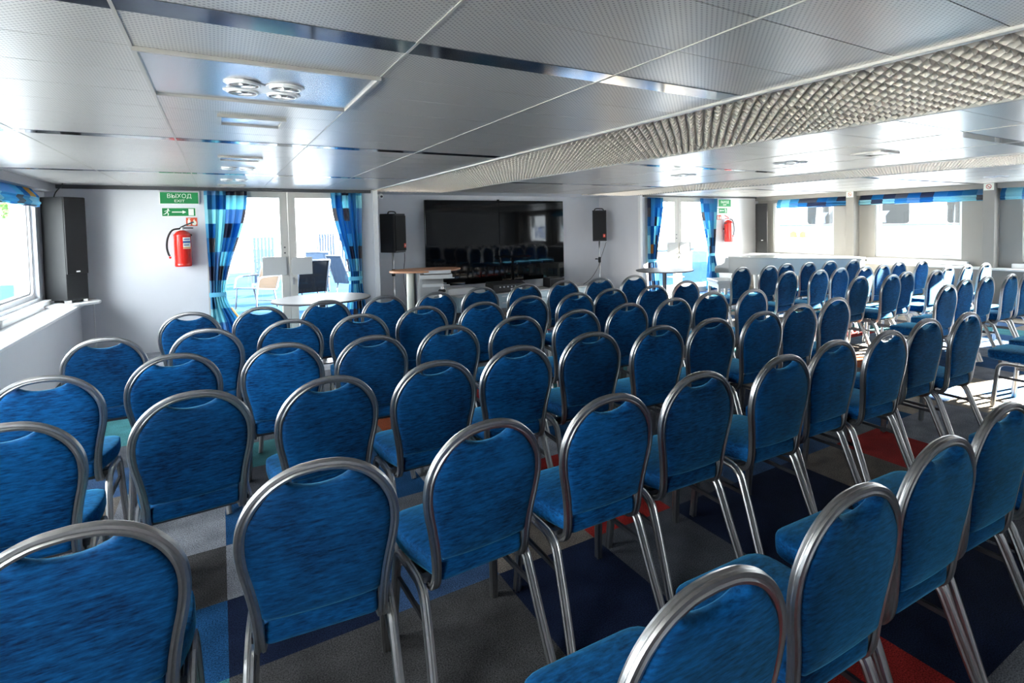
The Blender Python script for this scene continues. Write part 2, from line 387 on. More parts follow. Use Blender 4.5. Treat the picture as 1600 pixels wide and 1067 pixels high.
mb = MB(); mb.box(-1.75, 10.98, YB, YF, 2.36, 2.40)
struct(mb.build('ceiling', M_plenum))
mb = MB()
for bx in BAYS: mb.box(bx[0], bx[1], YB, YF, CEIL+.014, CEIL+.02)
struct(mb.build('ceiling', M_plenum))
mb = MB(); mb.box(2.0, 7.35, YF-.01, YR+.05, 2.16, 2.22); struct(mb.build('ceiling', M_wall))
tn = [0]
def trim(mb, m, **kw):
    tn[0] += 1
    return struct(mb.build('trim_%d' % tn[0], m, **kw))
mb = MB()
k = -2
while STRIP0+k*PITCH < YF:
    y = STRIP0+k*PITCH
    for a, b in ((-1.62, 2.016), (3.228, G2[0]), (G2[1], mx(-1.62))): mb.box(a, b, y, y+STRIPW, CEIL-.002, CEIL+.01)
    k += 1
trim(mb, M_strip)
mb = MB()
for x in bays_left[1:-1]+mid[1:-1]+bays_right[1:-1]: mb.box(x-.0045, x+.0045, YB, YF, CEIL-.003, CEIL+.012)
trim(mb, M_rail)
for x in (2.016, 3.228, G2[0], G2[1]):
    mb = MB(); mb.box(x-.014, x+.014, YB, YF, CEIL-.012, CEIL+.10); trim(mb, M_rail, bevel=.004)

# egg-crate grille modules
CELL = 0.068; MODL = 1.25
def grille_proto(w_, l_):
    mb = MB(); nx = int(round(w_/CELL)); ny = int(round(l_/CELL)); h = .024; t = .0016
    dx = w_/nx; dy = l_/ny
    for i in range(nx+1):
        x = -w_/2+i*dx
        for j in range(ny):
            y0 = -l_/2+j*dy; poly = [(y0, 0), (y0+dy*.5, -h), (y0+dy, 0), (y0+dy, .03), (y0, .03)]
            mb.prism(poly, x-t, x+t, YZ)
    for j in range(ny+1):
        y = -l_/2+j*dy
        for i in range(nx):
            x0 = -w_/2+i*dx; poly = [(x0, 0), (x0+dx*.5, -h), (x0+dx, 0), (x0+dx, .03), (x0, .03)]
            mb.prism(poly, y-t, y+t, XZ)
    return mb.build('ceiling_grille', M_grille)
gp = None
for gi, (a, b) in enumerate((G1, G2)):
    k = -3
    while True:
        y = STRIP0+STRIPW/2+k*MODL+MODL/2
        if y+MODL/2 > YF+.3: break
        if y-MODL/2 > YB:
            if gp is None: gp = grille_proto(b-a-.045, MODL-.012); o = gp
            else: o = gp.copy(); C.objects.link(o)
            o.location = ((a+b)/2, y, CEIL+.016)
            if gi == 0: tag(o, 'beige egg-crate grille module in the wide ceiling strip nearer the screen', 'ceiling grille', 'grille modules in the near ceiling strip')
            else: tag(o, 'beige egg-crate grille module in the ceiling strip nearer the right windows', 'ceiling grille', 'grille modules in the far ceiling strip')
        k += 1

# ceiling lights and vents
def quad_light(x, y, label, plate=None):
    t = empty('ceiling_light', (x, y, CEIL)); tag(t, label, 'ceiling light', 'ceiling lights with four lamps')
    zb = 0.0
    if plate:
        px0, px1, py0, py1 = plate
        mb = MB(); mb.box(px0-x+.004, px1-x-.004, py0-y+.004, py1-y-.004, -.004, .008); mb.build('mounting_plate', M_plate, t)
        mb = MB(); ring(mb, [(px0-x, py0-y), (px1-x, py0-y), (px1-x, py1-y), (px0-x, py1-y)], [(px0-x+.012, py0-y+.012), (px1-x-.012, py0-y+.012), (px1-x-.012, py1-y-.012), (px0-x+.012, py1-y-.012)], -.014, 0.0, XY)
        mb.build('plate_frame', M_rail, t); zb = -.004
    d, r = .0705, .064
    outl = []
    for cx, cy_, a0 in ((d, d, -PI*.5), (-d, d, 0), (-d, -d, PI*.5), (d, -d, PI)):
        for k in range(13):
            a = a0+k*(PI*1.5-.0)/12*0.667+ (PI*.0)
            outl.append((cx+r*math.cos(a)*1.08, cy_+r*math.sin(a)*1.08))
    mb = MB(); mb.prism(outl, zb-.004, zb, XY); mb.build('bezel', M_lampwhite, t, bevel=.002)
    for cx, cy_ in ((d, d), (-d, d), (-d, -d), (d, -d)):
        mb = MB(); mb.lathe([(.056, 0), (.057, -.006), (.054, -.009), (.050, -.0088), (.048, -.0075), (.048, -.003)], (cx, cy_, zb-.004), 32)
        l = mb.build('lamp', M_lampwhite, t, smooth=True, autos=.6)
        mb = MB(); mb.lathe([(.0485, -.0078), (.042, -.0062), (.034, -.0053), (.018, -.0047), (.002, -.0045)], (cx, cy_, zb-.004), 32)
        mb.build('reflector', M_lampdish, l, smooth=True)
    return t
quad_light(.173, 2.59, 'four-lamp ceiling light on a plain metal plate, nearest and largest on the left', (-.203, .535, 2.194, 2.875))
quad_light(.173, 6.1, 'four-lamp ceiling light on the left, second from the camera')
quad_light(.173, 7.55, 'four-lamp ceiling light on the left, nearest the left glass door')
quad_light(4.72, 3.5, 'four-lamp ceiling light over the middle of the room, nearer the camera')
quad_light(4.72, 5.0, 'four-lamp ceiling light over the middle of the room, farther from the camera')
quad_light(9.1, 3.4, 'four-lamp ceiling light beside the right-hand windows')
def vent(x, y, label, m=M_plate):
    t = empty('ceiling_hatch', (x, y, CEIL)); tag(t, label, 'ceiling hatch', 'square ceiling hatches')
    h = .15
    mb = MB(); ring(mb, [(-h, -h*.87), (h, -h*.87), (h, h*.87), (-h, h*.87)], [(-h+.018, -h*.87+.018), (h-.018, -h*.87+.018), (h-.018, h*.87-.018), (-h+.018, h*.87-.018)], -.015, 0, XY)
    mb.build('frame', M_rail, t)
    mb = MB(); mb.box(-h+.018, h-.018, -h*.87+.018, h*.87-.018, -.006, -.001); mb.build('panel', m, t)
vent(.165, 3.40, 'square metal ceiling hatch just beyond the largest four-lamp light')
vent(.165, 5.23, 'square metal ceiling hatch at left, second from the camera')
vent(.165, 8.45, 'square metal ceiling hatch at left, close to the glass door')
vent(4.73, 2.66, 'square metal ceiling hatch over the middle aisle near the four-lamp light')
vent(4.9, 6.4, 'square metal ceiling hatch before the screen')

# ------------------------------------------------------------------ side walls
def side_wall(side, f):
    def bx(mb, x0, x1, y0, y1, z0, z1):
        a, b = f(x0), f(x1); return mb.box(min(a, b), max(a, b), y0, y1, z0, z1)
    mb = MB(); bx(mb, 10.68, 11.15, YB, YF, 0, .695)
    ys = sorted(WINS if side == 'right' else WINS[:5])
    prev = YB
    for a, b in ys+[(YF, YF)]:
        bx(mb, 10.95, 11.15, prev, a, .695, 2.4)
        if b > a:
            bx(mb, 10.95, 11.15, a, b, .695, .83); bx(mb, 10.95, 11.15, a, b, 1.98, 2.4)
        prev = b
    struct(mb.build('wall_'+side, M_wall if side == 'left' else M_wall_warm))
    mb = MB(); bx(mb, 10.60, 10.955, YB, YF-.001, .695, .725); trim(mb, M_white, bevel=.006)
    mb = MB()
    for a, b in ys: bx(mb, 10.87, 11.0, a-.12, b+.12, .725, .80)
    trim(mb, M_white, bevel=.006)
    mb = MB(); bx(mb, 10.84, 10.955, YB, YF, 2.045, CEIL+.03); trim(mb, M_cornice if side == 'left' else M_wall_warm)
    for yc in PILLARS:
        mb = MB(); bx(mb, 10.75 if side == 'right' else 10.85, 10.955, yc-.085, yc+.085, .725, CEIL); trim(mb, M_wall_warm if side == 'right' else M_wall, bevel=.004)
wi = [0]
def window(side, f, a, b):
    wi[0] += 1
    t = empty('window_%d' % wi[0], (f(11.05), (a+b)/2, .83)); struct(t)
    hw = (b-a)/2; z0, z1 = 0.0, 1.15; s = 1 if f(11.05) > 5 else -1
    mb = MB(); ring(mb, rrect(-hw, hw, z0, z1, .001), rrect(-hw+.05, hw-.05, z0+.05, z1-.05, .09), -.06, .06, YZ); mb.build('window_frame', M_white, t)
    mb = MB(); ring(mb, rrect(-hw+.05, hw-.05, z0+.05, z1-.05, .09), rrect(-hw+.068, hw-.068, z0+.068, z1-.068, .08), -.03*s-.008, -.03*s+.008, YZ); mb.build('gasket', M_cornice, t)
    mb = MB(); mb.prism(rrect(-hw+.052, hw-.052, z0+.052, z1-.052, .09), -.003, .003, YZ); mb.build('pane', M_glass, t)
side_wall('right', lambda x: x); side_wall('left', mx)
for a, b in WINS: window('right', lambda x: x, a, b)
for a, b in WINS[:5]: window('left', mx, a, b)

for a, b in REAR:
    wi[0] += 1; t = empty('window_%d' % wi[0], ((a+b)/2, YB-.05, .75)); struct(t); hw = (b-a)/2
    mb = MB(); ring(mb, rrect(-hw, hw, 0, 1.3, .001), rrect(-hw+.05, hw-.05, .05, 1.25, .06), -.055, .055, XZ); mb.build('window_frame', M_white, t)
    mb = MB(); mb.prism(rrect(-hw+.045, hw-.045, .045, 1.255, .06), -.003, .003, XZ); mb.build('pane', M_glass, t)
def blind(f, y0, y1, label, seed):
    prof = [(0, 0), (.012, -.02), (.055, -.075), (.062, -.10), (.05, -.118), (.058, -.13), (.075, -.15), (.07, -.165), (.055, -.172), (.062, -.180), (.06, -.192), (.03, -.195), (.0, -.185), (-.005, -.09)]
    P = [(f(10.925-.08*0-p[0]), 2.045+p[1]) for p in prof]
    n = 24; vs = []; fs = []; m = len(P); uvs = []
    per = [0]
    for i in range(1, m): per.append(per[-1]+math.hypot(prof[i][0]-prof[i-1][0], prof[i][1]-prof[i-1][1]))
    rr = random.Random(seed)
    for i in range(n+1):
        y = y0+(y1-y0)*i/n; dz = .004*math.sin(i*1.1+seed)
        for k_, (x, z) in enumerate(P): vs.append((x, y, z+dz*(k_/m)))
    for i in range(n):
        for k_ in range(m):
            fs.append((i*m+k_, (i+1)*m+k_, (i+1)*m+(k_+1) % m, i*m+(k_+1) % m))
    mb = MB(); mb.add(vs, fs); mb.add([vs[k_] for k_ in range(m)], [tuple(range(m))]); mb.add([vs[n*m+k_] for k_ in range(m)], [tuple(range(m))])
    o = mb.build('roman_blind', M_cloth)
    me = o.data; uv = me.uv_layers.new(name='cloth')
    for lp in me.loops:
        i = lp.vertex_index
        if i < (n+1)*m: row, k_ = divmod(i, m)
        else: row, k_ = (0, i-(n+1)*m) if i < (n+2)*m else (n, i-(n+2)*m)
        uv.data[lp.index].uv = (((y1-y0)*row/n)/.23+seed*13.3, per[k_]/.115+seed*7+.01)
    tag(o, label, 'blind', 'roman blinds above the windows')
names = {0: 'farthest', 1: 'second from the front', 2: 'third from the front'}
ID = lambda x: x
blind(ID, 6.68, 8.42, 'blue patchwork roman blind drawn up over the right window behind the white piano', 3)
blind(ID, 4.23, 6.44, 'blue patchwork roman blind drawn up over the right window between the two pillars', 5)
blind(ID, 1.79, 4.00, 'blue patchwork roman blind at the right edge, nearest right window', 9)
blind(mx, 6.68, 8.36, 'blue patchwork roman blind drawn up over the left window', 4)

# ------------------------------------------------------------------ front, recess and rear walls
T = .1
mb = MB()
mb.box(-1.75, -.14, YF, YF+T, 0, 2.4).box(1.84, 2.07, YF, YF+T, 0, 2.4).box(7.30, 7.42, YF, YF+T, 0, 2.4).box(9.44, 11.15, YF, YF+T, 0, 2.4)
mb.box(-.14, 1.84, YF, YF+T, 2.115, 2.4).box(7.42, 9.44, YF, YF+T, 2.115, 2.4)
mb.box(1.97, 2.07, YF+T, YR, 0, 2.4).box(7.30, 7.40, YF+T, YR, 0, 2.4).box(1.97, 7.40, YR, YR+T, 0, 2.4)
struct(mb.build('wall_front', M_wall))
mb = MB(); mb.box(2.015, 2.085, YF-.015, YF+.06, 0, CEIL); mb.box(7.285, 7.345, YF-.015, YF+.06, 0, CEIL); trim(mb, M_white, bevel=.006)
mb = MB(); prev = -1.75
for a, b in REAR+[(11.15, 11.15)]:
    mb.box(prev, a, YB-.1, YB, 0, 2.4); prev = b
    if b > a: mb.box(a, b, YB-.1, YB, 0, .75).box(a, b, YB-.1, YB, 2.05, 2.4)
struct(mb.build('wall_rear', M_wall))
mb = MB(); mb.box(-1.62, 1.98, YF-.04, YF, CEIL-.045, CEIL); mb.box(7.36, 10.84, YF-.04, YF, CEIL-.03, CEIL); trim(mb, M_dark)

di = [0]
def door(x0, x1, xc, pl, pr):
    di[0] += 1
    t = empty('door_%d' % di[0], ((x0+x1)/2, YF+.05, 0)); struct(t); cx = (x0+x1)/2
    mb = MB(); mb.box(x0-cx, x0-cx+.05, -.05, .05, 0, 2.115).box(x1-cx-.05, x1-cx, -.05, .05, 0, 2.115).box(x0-cx+.05, x1-cx-.05, -.05, .05, 2.085, 2.115); mb.build('door_frame', M_frame, t)
    for a, b, inner in ((x0+.052, xc-.002, 'r'), (xc+.002, x1-.052, 'l')):
        a -= cx; b -= cx; st = .10
        mb = MB(); mb.box(a, a+st, -.03, .03, .01, 2.083).box(b-st, b, -.03, .03, .01, 2.083).box(a+st, b-st, -.03, .03, 2.005, 2.083).box(a+st, b-st, -.03, .03, .01, .12)
        lf = mb.build('door_leaf', M_frame, t, bevel=.003)
        mb = MB(); mb.box(a+st-.005, b-st+.005, -.004, .004, .115, 2.01); mb.build('pane', M_glass, lf)
        if inner == 'r': mb = MB(); mb.box(pl[0]-cx, pl[1]-cx, -.055, -.047, pl[2], pl[3]).box(b-.06, b-.03, -.05, -.03, pl[2]+.03, pl[3]-.03)
        else: mb = MB(); mb.box(pr[0]-cx, pr[1]-cx, -.055, -.047, pr[2], pr[3]).box(a+.02, a+.05, -.05, -.03, pr[2]+.03, pr[3]-.03)
        mb.build('push_plate', M_desk, lf, bevel=.003)
        mb = MB()
        if inner == 'r':
            for z in (1.30, 1.22): mb.lathe([(.012, -.036), (.012, -.03)], (b-.05, 0, z), 12, 'y')
            mb.build('screw_cap', M_dark, lf)
        else:
            mb.box(a+.03, a+.06, -.036, -.03, .76, .86).lathe([(.012, -.05), (.012, -.03)], (a+.045, 0, .82), 14, 'y'); mb.build('lock', M_silver, lf)
    return t
door(-.14, 1.84, .84, (.50, .80, .905, 1.17), (.875, 1.135, .90, 1.15))
door(7.42, 9.44, 8.36, (8.02, 8.33, .90, 1.14), (8.39, 8.72, .90, 1.14))

def curtain(label, top, tie, bot, tie_z, seed, folds=6, y=8.93):
    nu, nv = folds*8, 46; ztop = CEIL-.05; vs = []; fs = []; uvs = []; width = 1.15
    def lerp(a, b, t): return a+(b-a)*t
    def ss(t): t = max(0, min(1, t)); return t*t*(3-2*t)
    rr = random.Random(seed); ph = [rr.uniform(-.5, .5) for _ in range(nu+1)]
    fold_ph = rr.uniform(0, 6)
    for j in range(nv+1):
        z = ztop*(1-j/nv)+.03*(j/nv)
        if z > tie_z:
            t = ((ztop-z)/(ztop-tie_z)); e = ss(t)**1.15
            xa, xb = lerp(top[0], tie[0], e), lerp(top[1], tie[1], e)
        else:
            e = ss((tie_z-z)/tie_z*1.3); xa, xb = lerp(tie[0], bot[0], e), lerp(tie[1], bot[1], e)
        wdt = xb-xa; amp = .022+.012*min(1, .25/max(wdt, .1))
        tight = math.exp(-((z-tie_z)/.06)**2); amp *= (1-.5*tight)
        for i in range(nu+1):
            u = i/nu; a = u*folds*2*PI+fold_ph+.5*math.sin(u*9+seed)
            x = xa+wdt*u+ .006*math.sin(2*a); yy = y-amp*math.sin(a)-.012*tight*math.sin(u*PI)
            vs.append((x, yy, z)); uvs.append((u*width/.25+seed*11.7, (2.2-z)/.19+seed*5.1))
    for j in range(nv):
        for i in range(nu):
            o = j*(nu+1)+i; fs.append((o, o+1, o+nu+2, o+nu+1))
    t = empty('curtain', ((top[0]+top[1])/2, y, 0)); tag(t, label, 'curtain', 'patchwork curtains beside the glass doors')
    ox, oy = t.location.x, t.location.y
    mb = MB(); mb.add([(v[0]-ox, v[1]-oy, v[2]) for v in vs], fs); o = mb.build('fabric', M_cloth, t, smooth=True)
    uv = o.data.uv_layers.new(name='cloth')
    for lp in o.data.loops: uv.data[lp.index].uv = uvs[lp.vertex_index]
    so_ = o.modifiers.new('thickness', 'SOLIDIFY'); so_.thickness = .003
    cxm, hw = (tie[0]+tie[1])/2-ox, (tie[1]-tie[0])/2+.012
    mb = MB(); pts = [(cxm+hw*math.cos(a), .036*math.sin(a)-.0, tie_z+.012*math.sin(a*.5)) for a in [2*PI*k/24 for k in range(25)]]
    vs2 = []; fs2 = []
    for k_, p in enumerate(pts[:24]):
        for r_, zz in ((1.0, -.03), (1.0, .03), (.9, .03), (.9, -.03)):
            vs2.append((cxm+(p[0]-cxm)*r_, p[1]*r_*1.0, tie_z+zz))
    for k_ in range(24):
        for q in range(4): fs2.append((k_*4+q, k_*4+(q+1) % 4, ((k_+1) % 24)*4+(q+1) % 4, ((k_+1) % 24)*4+q))
    mb.add(vs2, fs2); tb = mb.build('tieback', mat('tieback_blue_%d' % seed, (0.10, 0.42, 0.62), .7), t, smooth=True, autos=.6)
curtain('blue patchwork curtain tied back left of the left glass door', (-.15, .34), (-.12, .05), (-.13, .27), .70, 1)
curtain('blue patchwork curtain tied back right of the left glass door', (1.40, 1.84), (1.62, 1.80), (1.56, 1.86), .80, 2)
curtain('blue patchwork curtain tied back left of the right glass door', (7.44, 7.86), (7.44, 7.66), (7.46, 7.72), .78, 3)
curtain('blue patchwork curtain tied back right of the right glass door', (8.95, 9.46), (9.17, 9.35), (9.12, 9.52), .83, 8)

# ------------------------------------------------------------------ chairs
TILT = .13
def yt(z): return (.92-z)*TILT
HALF = [(0, .906), (.060, .899), (.117, .873), (.163, .828), (.192, .77), (.2, .71), (.195, .65), (.183, .59), (.173, .53), (.167, .475), (.165, .435)]
def chair_proto():
    t = empty('banquet_chair')
    # back frame
    side = [(x, yt(z), z) for x, z in HALF] + [(.164, yt(.40)+.006, .398), (.164, yt(.38)+.026, .371), (.164, yt(.37)+.062, .360), (.164, yt(.36)+.11, .360), (.164, yt(.36)+.17, .362)]
    right = catmull(side, 4); left = [Vector((-p.x, p.y, p.z)) for p in right[1:]][::-1]
    prof = [(-.0145, -.006), (-.012, -.012), (-.005, -.0135), (-.001, -.0095), (.001, -.0095), (.005, -.0135), (.012, -.012), (.0145, -.006),
            (.0115, -.001), (.0115, .001), (.0145, .006), (.012, .012), (-.012, .012), (-.0145, .006), (-.0115, .001), (-.0115, -.001)]
    # a = in-plane normal, b = depth
    mb = MB(); path = left+right
    T0 = (path[1]-path[0]).normalized(); nrm = Vector((1, 0, 0))
    prof2 = [(a, b) for a, b in prof]
    mb.sweep(path, prof2, nrm); mb.build('back_frame', M_alu, t, smooth=True, autos=.5)
    # backrest cushion
    r = []
    right2 = [(x-.011, z) for x, z in HALF[3:]]
    pr = catmull([(x, z, 0) for x, z in [(.088, .876), (.119, .858), (.153, .816), (.181, .765), (.1885, .71), (.184, .65), (.172, .59), (.162, .535), (.158, .505), (.1555, .488)]], 3)
    top = [(.078, .870), (.062, .861), (.04, .8535), (.02, .850), (0, .849)]
    bot = [(.148, .479), (.10, .474), (.05, .4715), (0, .471)]
    half = [(x, z) for x, z in top[::-1]] + [(p.x, p.y) for p in pr] + bot
    outl = half + [(-x, z) for x, z in half[::-1][1:-1]]
    cx, cz = 0, .66; n = len(outl); vs = []; fs = []
    rings_ = [(0.985, -.006), (1.0, 0), (0.985, .006)]
    lay = [(1.0, .010), (.975, .017), (.92, .021), (.75, .024), (.5, .026), (.2, .026)]
    def pt(x, z, d): return (x, yt(z)+d*.99, z+d*TILT)
    front = []; idx = 0
    seq = [(s_, -d) for s_, d in lay[::-1]] + [(1.004, 0.0)] + [(s_, d) for s_, d in lay]
    for s_, d in seq:
        for x, z in outl: vs.append(pt(cx+(x-cx)*s_, cz+(z-cz)*s_, d))
    m = len(seq)
    for j in range(m-1):
        for i in range(n): fs.append((j*n+i, j*n+(i+1) % n, (j+1)*n+(i+1) % n, (j+1)*n+i))
    fs.append(tuple(range(n))); fs.append(tuple((m-1)*n+i for i in range(n)))
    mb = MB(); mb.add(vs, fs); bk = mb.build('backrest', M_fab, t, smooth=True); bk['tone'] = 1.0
    # seat cushion
    outl = round_poly([(-.150, .060), (.150, .060), (.176, .17), (.207, .30), (.198, .49), (-.198, .49), (-.207, .30), (-.172, .14)], [.018, .018, .08, .12, .075, .075, .12, .08], 5)
    cx, cy_ = 0, .26; vs = []; fs = []; n = len(outl)
    seq = [(.30, .392), (.94, .392), (.985, .397), (1.0, .410), (1.003, .43), (1.0, .450), (.993, .457), (.970, .461), (.86, .466), (.6, .472), (.3, .475)]
    for s_, z in seq:
        for x, y in outl: vs.append((cx+(x-cx)*s_, cy_+(y-cy_)*s_, z))
    m = len(seq)
    for j in range(m-1):
        for i in range(n): fs.append((j*n+i, j*n+(i+1) % n, (j+1)*n+(i+1) % n, (j+1)*n+i))
    fs.append(tuple(range(n))); fs.append(tuple((m-1)*n+i for i in range(n)))
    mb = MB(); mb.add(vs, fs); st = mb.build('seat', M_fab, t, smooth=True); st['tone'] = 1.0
    # seat frame
    mb = MB()
    mb.box(-.19, .19, .125, .150, .362, .391).box(-.19, .19, .370, .395, .362, .391)
    mb.box(-.14, .14, .10, .45, .384, .3925)
    mb.build('seat_frame', M_steel_dark, t)
    # legs: fluted tube
    lp = [(-.011, -.013), (-.004, -.0145), (-.001, -.011), (.001, -.011), (.004, -.0145), (.011, -.013), (.0125, -.006), (.009, -.001), (.009, .001), (.0125, .006),
          (.011, .013), (.004, .0145), (.001, .011), (-.001, .011), (-.004, .0145), (-.011, .013), (-.0125, .006), (-.009, .001), (-.009, -.001), (-.0125, -.006)]
    lp = [(a*1.1, b*1.1) for a, b in lp]
    for sx in (-1, 1):
        fp = catmull([(sx*.212, .425, .001), (sx*.204, .41, .16), (sx*.198, .397, .30), (sx*.195, .385, .345), (sx*.194, .35, .368), (sx*.194, .30, .373), (sx*.194, .256, .373)], 4)
        mb = MB(); mb.sweep(fp, lp, (1, 0, 0)); mb.build('leg', M_alu, t, smooth=True, autos=.5)
        rp_ = catmull([(sx*.213, -.035, .001), (sx*.203, .03, .16), (sx*.197, .085, .295), (sx*.195, .11, .342), (sx*.194, .15, .368), (sx*.194, .20, .373), (sx*.194, .254, .373)], 4)
        mb = MB(); mb.sweep(rp_, lp, (1, 0, 0)); mb.build('leg', M_alu, t, smooth=True, autos=.5)
        mb = MB(); mb.box(sx*.193-.006, sx*.193+.006, .075, .402, .245, .262); mb.build('stretcher', M_steel_dark, t)
    return t
proto = chair_proto()
ORD = ['first', 'second', 'third', 'fourth', 'fifth', 'sixth', 'seventh', 'eighth', 'ninth', 'tenth', 'eleventh']
LEFT = [
 ('front row', [(-0.217,5.401,-4.8), (0.275,5.372,-2.0), (0.792,5.475,-2.0), (1.299,5.449,-2.0), (1.788,5.428,-2.0), (2.307,5.530,-2.0), (2.830,5.528,-2.0), (3.340,5.534,-2.0), (3.825,5.502,-2.0), (4.332,5.480,-2.0)]),
 ('second row', [(-0.617,4.465,-2.7), (-0.094,4.431,-6.0), (0.408,4.488,-5.5), (0.870,4.426,-6.0), (1.378,4.535,-6.0), (1.868,4.448,-2.6), (2.397,4.557,-3.3), (2.799,4.463,-3.5), (3.279,4.528,-1.6), (3.787,4.466,-2.1), (4.350,4.572,-2.0)]),
 ('third row', [(-0.693,3.440,-0.9), (-0.221,3.631,3.8), (0.283,3.590,-4.3), (0.753,3.491,0.1), (1.247,3.532,-1.4), (1.772,3.591,-3.5), (2.272,3.569,-2.1), (2.777,3.596,-1.5), (3.270,3.591,-2.6), (3.860,3.682,-5.6), (4.244,3.582,-2.0)]),
 ('fourth row', [(-0.647,2.665,0.4), (-0.113,2.734,3.1), (0.382,2.639,3.8), (0.857,2.634,2.4), (1.330,2.696,-2.9), (1.868,2.766,-3.8), (2.319,2.681,-3.1), (2.762,2.664,-3.1), (3.267,2.644,-2.0), (3.790,2.712,-2.0), (4.330,2.753,-2.0)]),
 ('fifth row', [(-0.301,1.633,0.5), (0.212,1.698,-5.7), (0.728,1.716,2.3), (1.228,1.703,-1.0), (1.732,1.735,-1.0), (2.273,1.716,-2.0), (2.771,1.767,-2.0), (3.252,1.738,-2.0), (3.830,1.798,-2.0), (4.300,1.754,-2.0)]),
 ('rearmost row', [(0.743,0.712,-2.0), (1.280,0.756,-2.0), (1.779,0.784,-2.0), (2.288,0.810,-2.0), (2.800,0.800,-2.0), (3.310,0.800,-2.0)])]
RIGHT = [
 ('front row', [(6.273,5.413,0.0), (6.634,5.302,0.0), (7.249,5.403,0.0), (7.694,5.338,0.0), (8.153,5.277,0.0), (8.464,5.166,0.0)]),
 ('second row', [(6.214,4.574,0.0), (6.575,4.431,0.0), (7.023,4.429,0.0), (7.483,4.347,0.0), (7.989,4.361,0.0), (8.633,4.450,0.0), (9.029,4.341,0.0)]),
 ('third row', [(6.200,3.614,0.0), (6.520,3.488,0.0), (7.134,3.569,0.0), (7.462,3.433,0.0), (8.226,3.600,0.0), (8.687,3.559,0.0), (9.070,3.515,0.0)]),
 ('fourth row', [(5.965,2.616,0.0), (6.670,2.741,0.0), (7.116,2.720,0.0), (7.524,2.655,0.0), (8.000,2.650,0.0)]),
 ('fifth row', [(5.540,1.570,0.0), (6.100,1.620,0.0)])]
def spread(r):
    # neighbours in a row touch at most: they never run into each other
    r = [list(c) for c in sorted(r)]
    for _ in range(40):
        for a, b in zip(r, r[1:]):
            d = .458-(b[0]-a[0])
            if d > 0: a[0] -= d/2; b[0] += d/2
    return r
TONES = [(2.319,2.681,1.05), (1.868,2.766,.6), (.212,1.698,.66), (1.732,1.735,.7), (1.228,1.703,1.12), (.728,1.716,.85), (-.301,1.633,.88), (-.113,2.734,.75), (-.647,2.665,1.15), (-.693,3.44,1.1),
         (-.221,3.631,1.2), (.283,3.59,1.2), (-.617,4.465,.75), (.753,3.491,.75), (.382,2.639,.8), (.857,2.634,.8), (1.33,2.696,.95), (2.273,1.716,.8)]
rnd = random.Random(5); first = True
def place(x, y, yaw_, label, group):
    global first
    rz = math.radians(yaw_+rnd.uniform(-.8, .8))
    if first: t = proto; t.location = (x, y, 0); t.rotation_euler = (0, 0, rz); first = False
    else: t = copy_thing(proto, (x, y, 0), rz)
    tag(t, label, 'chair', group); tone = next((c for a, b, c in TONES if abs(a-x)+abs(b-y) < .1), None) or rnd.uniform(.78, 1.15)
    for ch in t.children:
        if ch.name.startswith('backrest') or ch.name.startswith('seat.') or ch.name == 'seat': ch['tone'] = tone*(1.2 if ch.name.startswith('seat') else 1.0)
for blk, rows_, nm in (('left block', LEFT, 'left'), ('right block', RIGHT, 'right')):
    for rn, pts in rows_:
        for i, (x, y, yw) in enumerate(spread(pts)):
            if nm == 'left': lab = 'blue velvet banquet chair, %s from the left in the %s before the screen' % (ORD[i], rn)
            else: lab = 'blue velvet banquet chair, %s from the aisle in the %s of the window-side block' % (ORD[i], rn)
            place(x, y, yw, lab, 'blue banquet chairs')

# ------------------------------------------------------------------ tower speakers
def tower(x, y, rz, label, cable):
    t = empty('tower_speaker', (x, y, .755), rz); tag(t, label, 'loudspeaker', 'tall tower loudspeakers in the corners')
    mb = MB(); mb.box(-.12, .12, -.15, .15, .03, 1.215); mb.build('cabinet', M_towerside, t, bevel=.004)
    mb = MB(); mb.box(-.117, .117, -.168, -.151, .33, 1.21); g = mb.build('grille', M_blackgrille, t, bevel=.004)
    mb = MB(); mb.box(-.02, .02, -.172, -.168, .352, .366); mb.build('badge', M_silver, g)
    for a in (-.09, .09):
        for b in (-.12, .12): mb = MB(); mb.box(a-.025, a+.025, b-.02, b+.02, 0, .03); mb.build('foot', M_silver, t)
    if cable:
        mb = MB(); mb.tube(catmull([(.0, .12, 1.20), (.01, .10, 1.27), (.03, .06, 1.33), (.04, .03, 1.38)], 5), .006); mb.build('cable', M_rubber, t)
tower(-1.50, 8.70, math.radians(48), 'tall black tower loudspeaker in the left corner on a white shelf', True)
tower(mx(-1.48), 8.74, math.radians(-46), 'tall dark grey tower loudspeaker in the right corner behind the piano', False)
def shelf(f, label):
    t = empty('corner_shelf', (f(-1.5), 8.7, .727)); tag(t, label, 'shelf', 'white corner shelves under the tower loudspeakers')
    ox = f(-1.5); poly = [(f(-1.70)-ox, -.36), (f(-1.40)-ox, -.36), (f(-1.20)-ox, -.13), (f(-1.20)-ox, .0), (f(-1.31)-ox, .31), (f(-1.70)-ox, .31)]
    mb = MB(); mb.prism(poly, 0, .026, XY); mb.build('board', M_white, t, bevel=.003)
    if f(-1.5) < 0:
        mb = MB(); mb.tube([(.21, .12, .0), (.212, .13, -.35), (.21, .14, -.72)], .008); mb.build('support_pole', M_silver, t)
shelf(ID, 'white corner shelf under the left tower loudspeaker'); shelf(mx, 'white corner shelf under the right tower loudspeaker')

